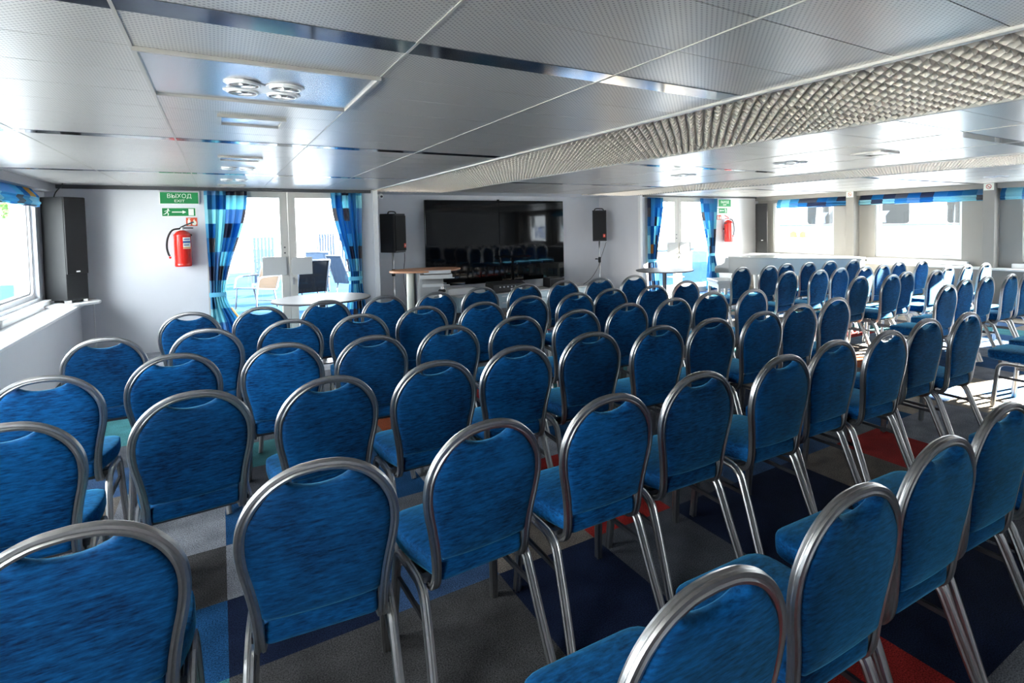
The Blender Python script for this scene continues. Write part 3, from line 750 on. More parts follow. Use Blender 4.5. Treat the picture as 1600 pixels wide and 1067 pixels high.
# ------------------------------------------------------------------ PA speakers on stands
def pa(x, y, z, rz, label, label2, cable_path):
    t = empty('loudspeaker', (x, y, z), rz); tag(t, label, 'loudspeaker', 'black stage loudspeakers')
    h = .66; poly = round_poly([(-.155, -.17), (.155, -.17), (.12, .17), (-.12, .17)], [.05, .05, .03, .03], 4)
    mb = MB(); mb.prism(poly, 0, h, XY); mb.build('cabinet', M_black, t, bevel=.006)
    mb = MB(); mb.prism([(-.13, .03), (.13, .03), (.13, h-.03), (-.13, h-.03)], -.181, -.169, XZ); g = mb.build('grille', M_blackgrille, t, bevel=.004)
    mb = MB(); mb.box(.07, .12, -.185, -.181, .08, .15); bd = mb.build('badge', M_badge, g)
    mb = MB(); mb.box(.083, .107, -.187, -.185, .112, .118).box(.092, .098, -.187, -.185, .098, .134); mb.build('emblem', M_signwhite, bd)
    mb = MB(); mb.tube(catmull([(-.10, 0, h-.005), (-.07, 0, h+.035), (.07, 0, h+.035), (.10, 0, h-.005)], 5), .012); mb.build('handle', M_black, t, smooth=True)
    t2 = empty('speaker_stand', (x, y, 0), rz); tag(t2, label2, 'speaker stand', 'poles carrying the stage loudspeakers')
    mb = MB(); mb.tube([(0, 0, .12), (0, 0, .72)], .019, 14); mb.build('pole', M_silver, t2, smooth=True)
    mb = MB(); mb.tube([(0, 0, .70), (0, 0, z)], .0155, 14); mb.build('inner_pole', M_silver, t2, smooth=True)
    mb = MB(); mb.lathe([(.026, 0), (.03, .02), (.03, .10), (.024, .12)], (0, 0, .72), 14); cl = mb.build('clamp', M_rubber, t2, smooth=True, autos=.6)
    mb = MB(); mb.tube([(0, 0, .79), (-.07, -.03, .80)], .010).lathe([(.022, -.012), (.022, .012)], (-.075, -.032, .80), 12); mb.build('knob', M_rubber, cl)
    for a in (-PI/2, PI/6, 5*PI/6):
        mb = MB(); mb.tube([(.02*math.cos(a), .02*math.sin(a), .28), (.34*math.cos(a), .34*math.sin(a), .02)], .011).tube([(.02*math.cos(a), .02*math.sin(a), .14), (.18*math.cos(a), .18*math.sin(a), .15)], .008)
        mb.build('leg', M_steel_dark, t2)
    mb = MB(); mb.tube(catmull(cable_path, 6), .005); c = mb.build('audio_cable', M_rubber)
    tag(c, 'thin black cable hanging from the '+('left' if x < 4 else 'right')+' stage loudspeaker', 'cable', 'loudspeaker cables')
pa(2.50, 9.82, 1.13, math.radians(36), 'black stage loudspeaker on a pole left of the screen', 'silver pole stand under the left stage loudspeaker',
   [(2.64, 9.62, 1.12), (2.64, 9.62, 1.0), (2.62, 9.65, .7), (2.68, 9.7, .35), (2.72, 9.75, .012)])
pa(6.93, 9.98, 1.19, math.radians(-31), 'black stage loudspeaker on a pole right of the screen', 'silver pole stand under the right stage loudspeaker',
   [(6.93, 9.72, 1.17), (6.90, 9.78, 1.0), (6.93, 9.93, .82), (6.75, 9.80, .62), (6.55, 9.75, .42), (6.35, 9.75, .30)])
t = empty('security_camera', (2.16, YF+.10, 2.0)); tag(t, 'small white security camera under the ceiling left of the screen recess', 'security camera')
mb = MB(); mb.box(-.085, -.06, -.02, .02, .04, .09).tube([(-.07, 0, .07), (0, 0, .06)], .012); mb.build('bracket', M_lampwhite, t)
mb = MB(); mb.lathe([(.005, -.045), (.03, -.035), (.042, 0), (.03, .035), (.005, .045)], (0, 0, .05), 18); mb.build('body', M_lampwhite, t, smooth=True)
mb = MB(); mb.lathe([(.018, -.055), (.018, -.04)], (0, 0, .045), 14, 'y'); mb.build('lens', M_rubber, t)

# ------------------------------------------------------------------ screen and what stands under it
t = empty('video_screen', (4.76, 10.43, .42)); tag(t, 'large glossy black two-panel video screen on the recess wall', 'screen')
for a, b in ((-1.51, -.002), (.002, 1.51)): mb = MB(); mb.box(a, b, -.04, .02, .0, 1.64); mb.build('panel', M_screen, t, bevel=.003)
mb = MB(); mb.box(-1.45, 1.45, .02, .069, .1, 1.55); mb.build('mount', M_rubber, t)
mb = MB(); mb.box(-.02, .02, -.02, .01, 1.64, 1.665); mb.build('top_clip', M_rubber, t)
# low cabinets
def cabinet(x0, x1, label):
    cx = (x0+x1)/2; t = empty('drawer_cabinet', (cx, 9.9, 0)); tag(t, label, 'cabinet', 'pale blue drawer cabinets under the screen')
    h = (x1-x0)/2-.004
    mb = MB(); mb.box(-h, h, -.28, .28, 0, .27); mb.build('body', M_drawer, t)
    mb = MB(); mb.box(-h-.002, h+.002, -.30, .28, .271, .289); mb.build('top_board', M_desk, t)
    for k, (a, b) in enumerate(((.02, .135), (.145, .26))):
        mb = MB(); mb.box(-h+.015, h-.015, -.298, -.281, a, b); d = mb.build('drawer', M_drawer, t, bevel=.003)
        mb = MB(); mb.box(-.06, .06, -.312, -.299, (a+b)/2+.02, (a+b)/2+.032); mb.build('handle', M_silver, d)
cabs = ['leftmost', 'second from the left', 'third from the left', 'second from the right', 'rightmost']
for k in range(5): cabinet(3.55+k*.62, 3.55+(k+1)*.62, 'low pale blue drawer cabinet under the screen, %s of its row' % cabs[k])
t = empty('mixer_amplifier', (4.62, 9.85, .29)); tag(t, 'black audio amplifier with small white dials on the cabinets under the screen', 'amplifier')
mb = MB(); mb.box(-.34, .34, -.18, .2, .012, .15); mb.build('housing', M_black, t, bevel=.004)
mb = MB(); mb.prism([(-.19, .15), (.2, .15), (.2, .185), (.0, .19)], -.33, .33, lambda a, b, d: (d, a, b)); mb.build('sloped_top', M_black, t)
for i in range(6):
    mb = MB(); mb.lathe([(.013, -.195), (.015, -.18)], (-.20+i*.08, 0, .105), 12, 'y'); mb.build('dial', M_lampglass, t)
mb = MB(); mb.box(.02, .26, -.184, -.18, .035, .07); mb.build('display', M_lampglass, t)
for sx in (-.3, .3): mb = MB(); mb.box(sx-.02, sx+.02, -.15, .15, 0, .012); mb.build('foot', M_rubber, t)
t = empty('subwoofer', (5.75, 9.95, .29)); tag(t, 'small black box loudspeaker on the cabinets below the screen corner', 'loudspeaker')
mb = MB(); mb.box(-.17, .17, -.15, .15, 0, .185); mb.build('cabinet', M_black, t, bevel=.004)
mb = MB(); mb.box(-.15, .15, -.158, -.151, .02, .165); mb.build('grille', M_blackgrille, t)
mb = MB()
mb.prism([(-.36, 0), (.36, 0), (.34, .05), (.2, .10), (-.1, .12), (-.33, .12), (-.36, .10)], -.05, .22, XZ)
o = mb.build('white_cover', M_white, smooth=False, bevel=.01, loc=(3.86, 9.95, .291)); tag(o, 'long white curved cover lying on the cabinets left under the screen', 'cover')
t = empty('wall_socket', (5.35, YR-.001, .40)); tag(t, 'white wall socket under the screen beside the small black box', 'socket')
mb = MB(); mb.box(-.04, .04, -.012, 0, -.04, .04); mb.build('cover_plate', M_lampwhite, t, bevel=.002)
mb = MB(); mb.lathe([(.022, -.0135), (.022, -.012)], (0, 0, 0), 14, 'y'); mb.build('socket_insert', M_lampglass, t)

# ------------------------------------------------------------------ presenter's desk
t = empty('presenter_desk', (2.60, 8.35, 0)); tag(t, 'speaker desk with orange oval wooden top and grey metal legs before the screen', 'desk')
ov = [(.53*math.cos(a), .36*math.sin(a)) for a in [2*PI*k/48 for k in range(48)]]
mb = MB(); mb.prism(ov, .895, .922, XY); mb.build('tabletop', M_wood, t, bevel=.004)
Mr = Matrix.Rotation(math.radians(-18), 4, 'Z')
mb = MB(); mb.box(-.02, .36, -.36, -.345, .875, .925, Mr).box(-.08, .38, -.345, -.05, .80, .86, Mr).box(-.08, .41, -.35, -.34, .80, .815, Mr); mb.build('keyboard_tray', M_desk, t, bevel=.003)
mb = MB(); mb.prism([(-.40, .73), (-.14, .79), (-.10, .72), (-.40, .69)], -.05, .25, lambda a, b, d: tuple(Mr @ Vector((d, a, b)))); mb.box(.22, .34, -.38, -.30, .70, .712, Mr); mb.build('sloped_shelf', M_desk, t)
mb = MB(); mb.lathe([(.055, 0), (.055, .893)], (-.24, -.02, 0), 20); mb.build('leg', M_cream, t, smooth=True, autos=.6)
mb = MB(); mb.prism(rrect(-.12, .12, -.06, .06, .02), 0, .893, XY); mb.build('leg', M_desk, t)
mb = MB(); mb.box(-.185, -.165, -.06, -.01, .2, .89); mb.build('cable_channel', M_steel_dark, t)
mb = MB(); mb.box(.11, .30, -.06, .06, .50, .70); mb.build('equipment_box', M_desk, t, bevel=.004)
mb = MB(); mb.lathe([(.05, 0), (.05, .60), (.045, .61)], (.17, -.22, 0), 18).lathe([(.02, .60), (.02, .72)], (.17, -.22, 0), 12); cyl = mb.build('lift_column', M_silver, t, smooth=True, autos=.6)
mb = MB(); mb.lathe([(.053, .58), (.056, .61), (.04, .625)], (.17, -.22, 0), 18); mb.build('collar', M_rubber, cyl, smooth=True, autos=.6)

# ------------------------------------------------------------------ round tables
def round_table(x, y, r, label):
    t = empty('round_table', (x, y, 0)); tag(t, label, 'table', 'round grey tables by the glass doors')
    mb = MB(); mb.lathe([(r-.012, .722), (r, .728), (r, .738), (r-.006, .742)], (0, 0, 0), 56); mb.build('tabletop', M_tabletop, t, smooth=True, autos=.5)
    mb = MB(); mb.lathe([(.035, .02), (.035, .71)], (0, 0, 0), 18); mb.build('column', M_steel_dark, t, smooth=True, autos=.6)
    mb = MB(); mb.box(-.16, .16, -.03, .03, .695, .722).box(-.03, .03, -.16, .16, .695, .722); mb.build('top_bracket', M_steel_dark, t)
    mb = MB(); mb.lathe([(.23, 0), (.23, .012), (.06, .03)], (0, 0, 0), 32); mb.build('base', M_steel_dark, t, smooth=True, autos=.6)
round_table(1.0, 7.2, .535, 'round grey table in front of the left glass door')
round_table(6.5, 7.38, .50, 'round grey table on a column in front of the right glass door')

# ------------------------------------------------------------------ piano and bench
A = Vector((8.31, 7.58)); B = Vector((8.38, 6.92)); Cc = Vector((9.40, 5.55))
t = empty('piano', (8.9, 6.8, 0)); tag(t, 'white grand piano with closed lid below the right window', 'piano')
o2 = Vector((8.9, 6.8)); ax = (Cc-A).normalized(); pw = Vector((-ax.y, ax.x))
pts = [A, B, B+(Cc-B)*.5+Vector((.02, .02)), Cc, Cc+Vector((.30, .02)), Cc+Vector((.50, .28)), Cc+Vector((.42, .75)), Vector((9.78, 7.1)), Vector((9.62, 8.05))]
poly = round_poly([tuple(p-o2) for p in pts], [.02, .05, .3, .12, .15, .2, .2, .2, .02], 5)
mb = MB(); mb.prism(poly, .86, .882, XY); mb.build('lid', M_piano, t, bevel=.003)
inn = [(x*.985, y*.985) for x, y in poly]
mb = MB(); mb.prism(inn, .56, .858, XY); mb.build('body', M_piano, t, bevel=.004)
n_ = -ax
kA = A-o2; kE = Vector((9.62, 8.05))-o2
mb = MB(); q = [kA+n_*.0, kE+n_*.0, kE+n_*.26, kA+n_*.26]; mb.prism([(p.x, p.y) for p in q], .56, .66, XY); kb = mb.build('keybed', M_piano, t, bevel=.004)
q = [kA*.93+kE*.07, kA*.07+kE*.93]; q = [q[0]+n_*.02, q[1]+n_*.02, q[1]+n_*.17, q[0]+n_*.17]; mb = MB(); mb.prism([(p.x, p.y) for p in q], .66, .675, XY); mb.build('keys', M_signwhite, kb)
for s0, s1 in ((0, .05), (.95, 1)):
    e0 = kA.lerp(kE, s0); e1 = kA.lerp(kE, s1); d = (e1-e0)
    mb = MB(); prof = [(-.02, .56), (.25, .56), (.265, .64), (.24, .70), (.14, .715), (.07, .76), (.05, .855), (-.02, .855)]
    mb.prism(prof, 0, 1, lambda a, b, s_: (e0.x+d.x*s_+n_.x*a, e0.y+d.y*s_+n_.y*a, b)); mb.build('arm', M_piano, t, bevel=.004)
for p in (kA.lerp(kE, .1)-n_*.1, kA.lerp(kE, .9)-n_*.1, Cc-o2+Vector((.2, .45))):
    mb = MB(); mb.lathe([(.045, 0), (.04, .08), (.065, .5), (.07, .56)], (p.x, p.y, 0), 16); mb.build('leg', M_piano, t, smooth=True, autos=.6)
t = empty('piano_bench', (7.80, 7.25, 0), math.radians(-28)); tag(t, 'white piano bench beside the keyboard end of the piano', 'bench')
mb = MB(); mb.prism(rrect(-.2, .2, -.32, .32, .03), .44, .50, XY); mb.build('seat', M_piano, t, bevel=.01)
mb = MB(); mb.box(-.18, .18, -.30, .30, .36, .44); mb.build('apron', M_piano, t)
for a in (-.16, .16):
    for b in (-.28, .28): mb = MB(); mb.box(a-.022, a+.022, b-.022, b+.022, 0, .36); mb.build('leg', M_piano, t)

# ------------------------------------------------------------------ signs and extinguishers
def exit_sign(x0, x1, z0, z1, y, label):
    cx, cz = (x0+x1)/2, (z0+z1)/2; t = empty('exit_sign', (cx, y, cz)); tag(t, label, 'exit sign', 'green exit light boxes'); w2, h2 = (x1-x0)/2, (z1-z0)/2
    mb = MB(); mb.box(-w2-.012, w2+.012, -.05, 0, -h2-.008, h2+.008); mb.build('housing', M_lampwhite, t, bevel=.004)
    mb = MB(); mb.box(-w2, w2, -.053, -.0501, -h2, h2); f_ = mb.build('face', M_green, t)
    text('ВЫХОД', .074, M_signwhite, f_, (0, -.0545, .022), FRONT, sx=.95); text('EXIT', .048, M_signwhite, f_, (0, -.0545, -.040), FRONT, sx=1.15)
def run_sign(x0, x1, z0, z1, y, label, flip):
    cx, cz = (x0+x1)/2, (z0+z1)/2; t = empty('escape_route_sign', (cx, y, cz)); tag(t, label, 'sign', 'green escape route signs'); w2, h2 = (x1-x0)/2, (z1-z0)/2; s_ = -1 if flip else 1
    mb = MB(); mb.box(-w2-.004, w2+.004, -.003, 0, -h2-.004, h2+.004); mb.build('border', M_signwhite, t)
    mb = MB(); mb.box(-w2, w2, -.0042, -.0031, -h2, h2); mb.build('face', M_green, t)
    def P(mb, pts, k=1.0):
        pts = [(s_*a*w2, b*h2) for a, b in pts]; mb.prism(pts, -.0056, -.0043, XZ)
    mb = MB(); P(mb, [(-.42, -.12), (.22, -.12), (.22, -.42), (.45, 0), (.22, .42), (.22, .12), (-.42, .12)]); mb.build('arrow', M_signwhite, t)
    mb = MB(); P(mb, [(.58, -.85), (.90, -.85), (.90, .8), (.58, .8)]); mb.build('doorway_symbol', M_signwhite, t)
    mb = MB()
    P(mb, [(-.64+.055*math.cos(a), .68+.19*math.sin(a)) for a in [2*PI*k/14 for k in range(14)]])
    for seg in ([(-.66, .50), (-.60, .46), (-.68, -.15), (-.76, -.10)], [(-.70, .46), (-.63, .42), (-.84, .12), (-.88, .22)], [(-.63, .44), (-.55, .16), (-.52, .26), (-.60, .50)],
                [(-.74, -.05), (-.67, -.12), (-.60, -.40), (-.66, -.44)], [(-.66, -.44), (-.60, -.40), (-.64, -.88), (-.69, -.88)], [(-.76, -.05), (-.70, -.15), (-.82, -.55), (-.87, -.48)], [(-.82, -.55), (-.84, -.42), (-.94, -.50), (-.93, -.62)]):
        P(mb, seg)
    mb.build('running_figure', M_signwhite, t)
def fire_sign(x0, x1, z0, z1, y, label):
    cx, cz = (x0+x1)/2, (z0+z1)/2; t = empty('fire_extinguisher_sign', (cx, y, cz)); tag(t, label, 'sign', 'red fire extinguisher signs'); w2, h2 = (x1-x0)/2, (z1-z0)/2
    mb = MB(); mb.box(-w2, w2, -.003, 0, -h2, h2); mb.build('face', M_redsign, t)
    mb = MB()
    def P(pts): mb.prism([(a*w2, b*h2) for a, b in pts], -.0046, -.0031, XZ)
    P(rrect(-.72, -.22, -.82, .45, .12)); P([(-.56, .45), (-.38, .45), (-.38, .72), (-.56, .72)]); P([(-.66, .66), (-.2, .72), (-.2, .82), (-.66, .78)])
    P([(.12, -.75), (.55, -.85), (.85, -.55), (.82, -.05), (.68, .30), (.62, -.05), (.48, .70), (.30, .35), (.2, -.1), (.08, -.35)])
    mb.build('symbol', M_signwhite, t)
def extinguisher(x, y, zb, h, r, label, flip):
    s_ = -1 if flip else 1
    t = empty('fire_extinguisher', (x, y, zb)); tag(t, label, 'fire extinguisher', 'red fire extinguishers on the front wall')
    mb = MB(); mb.lathe([(r*.93, 0), (r, .015), (r, .03), (r*.985, .035), (r, .04), (r, h*.84), (r*1.02, h*.85), (r*1.02, h*.87), (r*.93, h*.90), (r*.7, h*.955), (r*.35, h*.99), (.02, h)], (0, 0, 0), 32); mb.build('cylinder', M_red, t, smooth=True, autos=.7)
    mb = MB(); mb.lathe([(.022, 0), (.022, .03), (.016, .045)], (0, 0, h-.005), 14); mb.build('valve', M_silver, t, smooth=True, autos=.6)
    mb = MB(); mb.tube([(-.02*s_, -.01, h+.03), (.03*s_, -.01, h+.06), (.13*s_, -.01, h+.105)], .009); mb.tube([(-.02*s_, -.01, h+.03), (.12*s_, -.01, h+.025)], .008); mb.build('handle', M_red if flip else M_steel_dark, t)
    mb = MB(); mb.tube(catmull([(-.015*s_, -.01, h+.02), (-.10*s_, -.02, h+.0), (-r*1.6*s_, -.02, h*.80), (-r*1.75*s_, -.02, h*.55), (-r*1.6*s_, -.02, h*.36), (-r*1.45*s_, -.02, h*.30)], 6), .011); ho = mb.build('hose', M_rubber, t, smooth=True)
    mb = MB(); mb.lathe([(.006, 0), (.013, .01), (.011, .03)], (-r*1.43*s_, -.02, h*.30-.035), 10); mb.build('nozzle', M_red, ho)
    mb = MB(); mb.lathe([(.016, -.03), (.016, .03)], (r*.95*s_, .0, h*.86), 10, 'y'); mb.build('gauge', M_rubber, t)
    # label wrapped on the front right of the cylinder
    def wrap(name, m, a0, a1, z0, z1, rr):
        mb = MB(); vs = []; fs = []; n = 8
        for k in range(n+1):
            a = a0+(a1-a0)*k/n
            for R_ in (rr, rr+.0012):
                for z in (z0, z1): vs.append((R_*math.cos(a), R_*math.sin(a), z))
        for k in range(n):
            o = k*4; fs += [(o, o+4, o+5, o+1), (o+2, o+3, o+7, o+6), (o, o+2, o+6, o+4), (o+1, o+5, o+7, o+3)]
        fs += [(0, 1, 3, 2), (n*4, n*4+2, n*4+3, n*4+1)]
        mb.add(vs, fs); return mb.build(name, m, t, smooth=False)
    a0, a1 = -PI*.47, -PI*.16
    wrap('paper_label', M_signwhite, a0, a1, h*.49, h*.80, r+.0005)
    wrap('label_band', M_labelblue, a0, a1, h*.645, h*.705, r+.0018)
    wrap('label_band', M_labelorange, a0, a1, h*.50, h*.53, r+.0018)
    wrap('label_print', M_labelblue, a0+.08, a1-.08, h*.735, h*.765, r+.0018)
    wrap('label_print', M_labelblue, a0+.08, a1-.25, h*.58, h*.605, r+.0018)
    mb = MB(); mb.box(-.04, .04, r*.9, YF-y-.001, h*.55, h*.62); mb.build('wall_bracket', M_steel_dark, t)
exit_sign(-.612, -.208, 1.915, 2.062, YF-.001, 'green ВЫХОД EXIT light box on the wall left of the left door')
run_sign(-.60, -.247, 1.755, 1.858, YF-.001, 'green running man sign with right arrow above the left extinguisher', False)
fire_sign(-.352, -.23, 1.622, 1.733, YF-.001, 'small red extinguisher sign above the left fire extinguisher')
extinguisher(-.395, 8.895, 1.10, .47, .094, 'red fire extinguisher with black hose hanging left of the left door', False)
exit_sign(9.535, 9.93, 1.905, 2.065, YF-.001, 'green ВЫХОД EXIT light box on the wall right of the right door')
run_sign(9.515, 9.86, 1.758, 1.872, YF-.001, 'green running man sign with left arrow above the right extinguisher', True)
fire_sign(9.53, 9.66, 1.61, 1.715, YF-.001, 'small red extinguisher sign beside the right fire extinguisher')
extinguisher(9.775, 8.895, 1.10, .50, .094, 'red fire extinguisher hanging on the wall right of the right door', True)
def no_smoking(yc, label):
    t = empty('no_smoking_sign', (10.749, yc, 2.075)); tag(t, label, 'sign', 'no smoking signs on the right pillars')
    mb = MB(); mb.box(-.002, 0, -.075, .075, -.06, .055); mb.build('face', M_signwhite, t)
    mb = MB(); n = 24; ring(mb, [(.04*math.cos(2*PI*k/n), .04*math.sin(2*PI*k/n)) for k in range(n)], [(.031*math.cos(2*PI*k/n), .031*math.sin(2*PI*k/n)) for k in range(n)], -.0035, -.0021, YZ)
    c, s_ = .035, .0045; mb.prism([(-.026-s_*.7, -.026+s_*.7), (-.026+s_*.7, -.026-s_*.7), (.026+s_*.7, .026-s_*.7), (.026-s_*.7, .026+s_*.7)], -.0035, -.0021, YZ); mb.build('prohibition_ring', mat('prohibition_red', (.5, .04, .03), .5), t)
    mb = MB(); mb.box(-.0029, -.0021, -.022, .022, -.012, -.004); mb.build('cigarette_symbol', M_rubber, t)
no_smoking(PILLARS[0], 'white no smoking sign on the pillar behind the piano')
no_smoking(PILLARS[1], 'white no smoking sign on the right pillar nearest the camera')

# ------------------------------------------------------------------ outside
mb = MB(); mb.box(-12, 22, YF+T+.02, 34, -.12, -.02); struct(mb.build('deck_outside', M_deck))
mb = MB(); mb.box(-70, -3.2, -60, 90, -1.5, -1.4); struct(mb.build('quay', M_quay))
t = empty('bow_bulwark', (4, 24, -.02)); tag(t, 'white ship bulwark at the far end of the outer deck', 'bulwark')
mb = MB(); mb.box(-13, 17, -.1, .1, 0, 1.15); mb.build('plating', M_ship, t)
mb = MB(); mb.tube([(-13, 0, 1.25), (17, 0, 1.25)], .04); mb.build('handrail', M_ship, t)
def deck_chair(name='deck_chair'):
    t = empty(name); fr = []
    mb = MB()
    for sx in (-.27, .27):
        mb.tube([(sx, .28, 0), (sx, .24, .42), (sx, -.20, .36), (sx, -.42, .98)], .017).tube([(sx, -.22, 0), (sx, -.14, .37)], .017)
    mb.tube([(-.27, -.42, .98), (.27, -.42, .98)], .017).tube([(-.27, .24, .42), (.27, .24, .42)], .015).tube([(-.27, -.21, .12), (.27, -.21, .12)], .012)
    mb.build('frame', M_outmetal, t, smooth=True)
    for sx in (-.30, .30):
        mb = MB(); mb.tube(catmull([(sx, -.31, .64), (sx, -.05, .64), (sx, .20, .62), (sx, .26, .45), (sx, .27, .40)], 4), .018); mb.build('armrest', M_outmetal, t, smooth=True)
    return t
def sling(t, m):
    mb = MB(); mb.prism([(.24, .43), (-.19, .375), (-.41, .97), (-.415, .965), (-.20, .355), (.24, .415)][::-1], -.255, .255, YZ); mb.build('sling', m, t)
specs = [((.62, 13.0), 128, M_slingbeige, 'beige sling deck chair seen through the left leaf of the left door'),
         ((-.28, 13.7), 128, M_slinggrey, 'grey sling deck chair behind the left curtain of the left door'),
         ((1.42, 12.0), 12, M_slingdark, 'dark sling deck chair with its back to the left door'),
         ((2.45, 13.3), -65, M_slinggrey, 'grey sling deck chair beside the right curtain of the left door'),
         ((1.95, 15.0), 165, M_slinggrey, 'grey sling deck chair facing the left door behind the dark chair'),
         ((1.2, 18.6), 200, M_slinggrey, 'grey sling deck chair far out on the deck')]
for (x, y), deg, m, lab in specs:
    t = deck_chair(); t.location = (x, y, -.02); t.rotation_euler = (0, 0, math.radians(deg)); sling(t, m); tag(t, lab, 'deck chair', 'sling chairs on the outer deck')
def deck_table(x, y, label, r=.4):
    t = empty('deck_table', (x, y, -.02)); tag(t, label, 'table', 'white tables on the outer deck')
    mb = MB(); mb.lathe([(r, .70), (r, .725)], (0, 0, 0), 36); mb.build('tabletop', M_white, t)
    mb = MB(); mb.lathe([(.03, .02), (.03, .70)], (0, 0, 0), 12); mb.build('column', M_outmetal, t)
    mb = MB(); mb.lathe([(.22, 0), (.22, .02)], (0, 0, 0), 24); mb.build('base', M_outmetal, t)
deck_table(-.35, 15.6, 'white round deck table behind the left curtain'); deck_table(2.2, 17.2, 'white round deck table beyond the deck chairs', .5)
def slat_lounger(x, y, rz, label):
    t = empty('slatted_lounger', (x, y, -.02), rz); tag(t, label, 'lounger', 'folded slatted loungers')
    mb = MB(); mb.box(-.32, -.28, -.04, 0, 0, 1.45).box(.28, .32, -.04, 0, 0, 1.45).box(-.32, .32, -.045, .005, 1.36, 1.42).box(-.32, .32, -.045, .005, .1, .15); mb.build('frame', M_outmetal, t)
    for k in range(6): mb = MB(); mb.box(-.25+k*.085, -.19+k*.085, -.05, -.041, .15, 1.36); mb.build('slat', M_slinggrey, t)
slat_lounger(1.0, 17.2, .12, 'folded slatted lounger standing upright left of the door posts'); slat_lounger(3.2, 21.5, -.1, 'folded slatted lounger standing upright far beyond the right door leaf')
slat_lounger(3.95, 21.6, -.1, 'folded slatted lounger standing beside the right curtain, far on the deck')
# things beyond the right door
t = empty('gangway_stair', (11.6, 13.2, -.02)); tag(t, 'white slanting gangway seen through the right glass door', 'gangway')
d = Vector((1.75, 0, 1.75)); 
mb = MB()
for yy in (-.35, .35): mb.sweep([(-1.3, yy, 0), (.9, yy, 2.5)], [(-.07, -.02), (.07, -.02), (.07, .02), (-.07, .02)], (0, 1, 0))
mb.build('stringer', M_ship, t)
for k in range(9):
    mb = MB(); f_ = (k+.5)/9; mb.box(-1.3+2.2*f_-.12, -1.3+2.2*f_+.12, -.33, .33, 2.5*f_-.015, 2.5*f_+.015); mb.build('step', M_ship, t)
mb = MB(); mb.tube([(-1.4, -.36, .8), (.8, -.36, 3.3)], .025); mb.build('handrail', M_outmetal, t)
t = empty('deck_locker', (12.4, 14.2, -.02)); tag(t, 'white deck locker with blue cover beyond the right glass door', 'locker')
mb = MB(); mb.box(-.9, .9, -.5, .5, 0, .65); mb.build('body', M_ship, t, bevel=.02)
mb = MB(); mb.box(-.95, .95, -.55, .55, .65, .72); mb.build('lid', M_shipblue, t, bevel=.02)
t = empty('bar_table', (11.0, 12.0, -.02)); tag(t, 'dark round bar table on the deck beyond the right glass door', 'table')
mb = MB(); mb.lathe([(.38, 1.0), (.38, 1.03)], (0, 0, 0), 36); mb.build('tabletop', M_steel_dark, t)
mb = MB(); mb.lathe([(.035, .02), (.035, 1.0)], (0, 0, 0), 12); mb.build('column', M_steel_dark, t)
mb = MB(); mb.lathe([(.25, 0), (.25, .02)], (0, 0, 0), 24); mb.build('base', M_steel_dark, t)
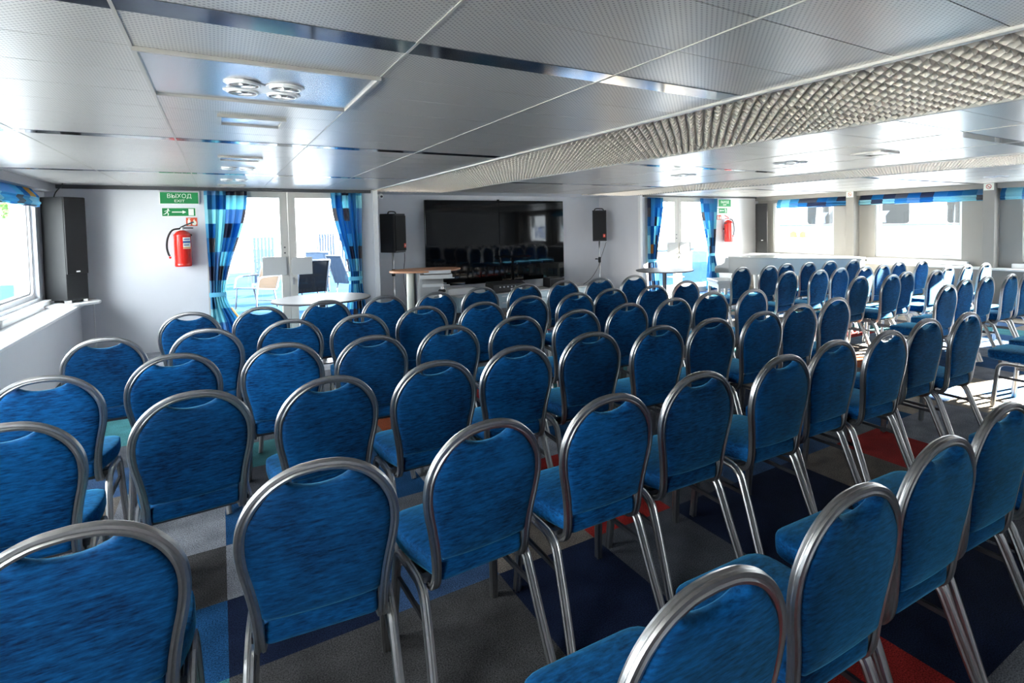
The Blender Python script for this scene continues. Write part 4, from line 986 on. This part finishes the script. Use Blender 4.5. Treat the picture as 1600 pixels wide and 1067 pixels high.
# neighbouring ship
t = empty('passenger_ship', (16.0, 0, -1.4)); tag(t, 'white passenger ship moored alongside, seen through the right windows', 'ship')
mb = MB(); mb.box(0, 6, -24, 14.5, 0, 3.72); mb.build('hull', M_ship, t)
mb = MB(); mb.box(-.012, 0, -24, 14.5, 2.77, 2.82); mb.build('stripe', M_shipblue, t)
mb = MB(); mb.box(-.012, 0, -24, 14.5, 1.9, 1.93); mb.build('stripe', M_shipblue, t)
for yc, hw in ((12.9, .65), (10.65, .55), (8.75, .73), (6.5, .57), (4.62, .5), (2.9, .5), (1.2, .5), (-.6, .5), (-2.4, .5), (-4.2, .5), (-6., .5), (-9.6, .5), (-11.5, .5)):
    mb = MB(); mb.prism(rrect(yc-hw, yc+hw, 2.83, 3.52, .1), -.02, 0, YZ); wdw = mb.build('window', M_shipglass, t)
    mb = MB(); mb.prism([(yc-.1, 2.86), (yc+.1, 2.86), (yc+.08, 3.05), (yc+.2, 3.2), (yc-.2, 3.2), (yc-.08, 3.05)], -.026, -.0201, YZ)
    mb.build('table_shape', M_outmetal, wdw)
for yc in (11.73, 11.36):
    mb = MB(); mb.prism([(yc-.14, 2.40), (yc+.14, 2.40), (yc+.12, 2.55), (yc, 2.62), (yc-.1, 2.57)], -.03, 0, YZ); mb.build('orange_marking', mat('orange_marking_paint_%d' % int(yc*10), (.40, .06, .008), .5), t)
text('SIN', 1.0, M_txtblue, t, (-.02, -8.3, 2.45), (PI/2, 0, -PI/2))
mb = MB(); mb.lathe([(.02, -.55), (.28, -.5), (.30, 0), (.28, .5), (.02, .55)], (-.6, 7.3, 2.0), 24); 
fe = mb.build('fender', M_ship, t, smooth=True, autos=.8)
# left quay: white building and tree
t = empty('quay_building', (-12, 40, -1.4)); tag(t, 'pale building on the quay seen through the left window', 'building')
mb = MB(); mb.box(-6, 4, 0, 8, 0, 4.6); mb.build('wall', M_ship, t)
mb = MB(); mb.box(-6.2, 4.2, -.2, 8.2, 4.6, 4.8); mb.build('roof', M_quay, t)
for k in range(3): mb = MB(); mb.box(-4.8+k*2.8, -3.6+k*2.8, -.03, 0, 1.4, 3.2); mb.build('window', M_shipglass, t)
t = empty('tree', (-6.8, 27, -1.4)); tag(t, 'green tree on the quay at the top of the left window', 'tree')
mb = MB(); mb.lathe([(.16, 0), (.11, 3.2)], (0, 0, 0), 10); mb.build('trunk', M_bark, t, smooth=True)
rr = random.Random(3); vs = []; fs = []
for k in range(2600):
    while True:
        p = Vector((rr.uniform(-1, 1), rr.uniform(-1, 1), rr.uniform(-1, 1)))
        if p.length < 1: break
    p = Vector((p.x*1.7, p.y*1.7, p.z*1.1+4.4)); a = Vector((rr.gauss(0, 1), rr.gauss(0, 1), rr.gauss(0, 1))).normalized()*.11; b = a.orthogonal().normalized()*.07
    o = len(vs); vs += [p-a, p+b, p+a, p-b]; fs.append((o, o+1, o+2, o+3))
mb = MB(); mb.add(vs, fs); fo = mb.build('foliage', M_leaf, t); fo['kind'] = 'stuff'
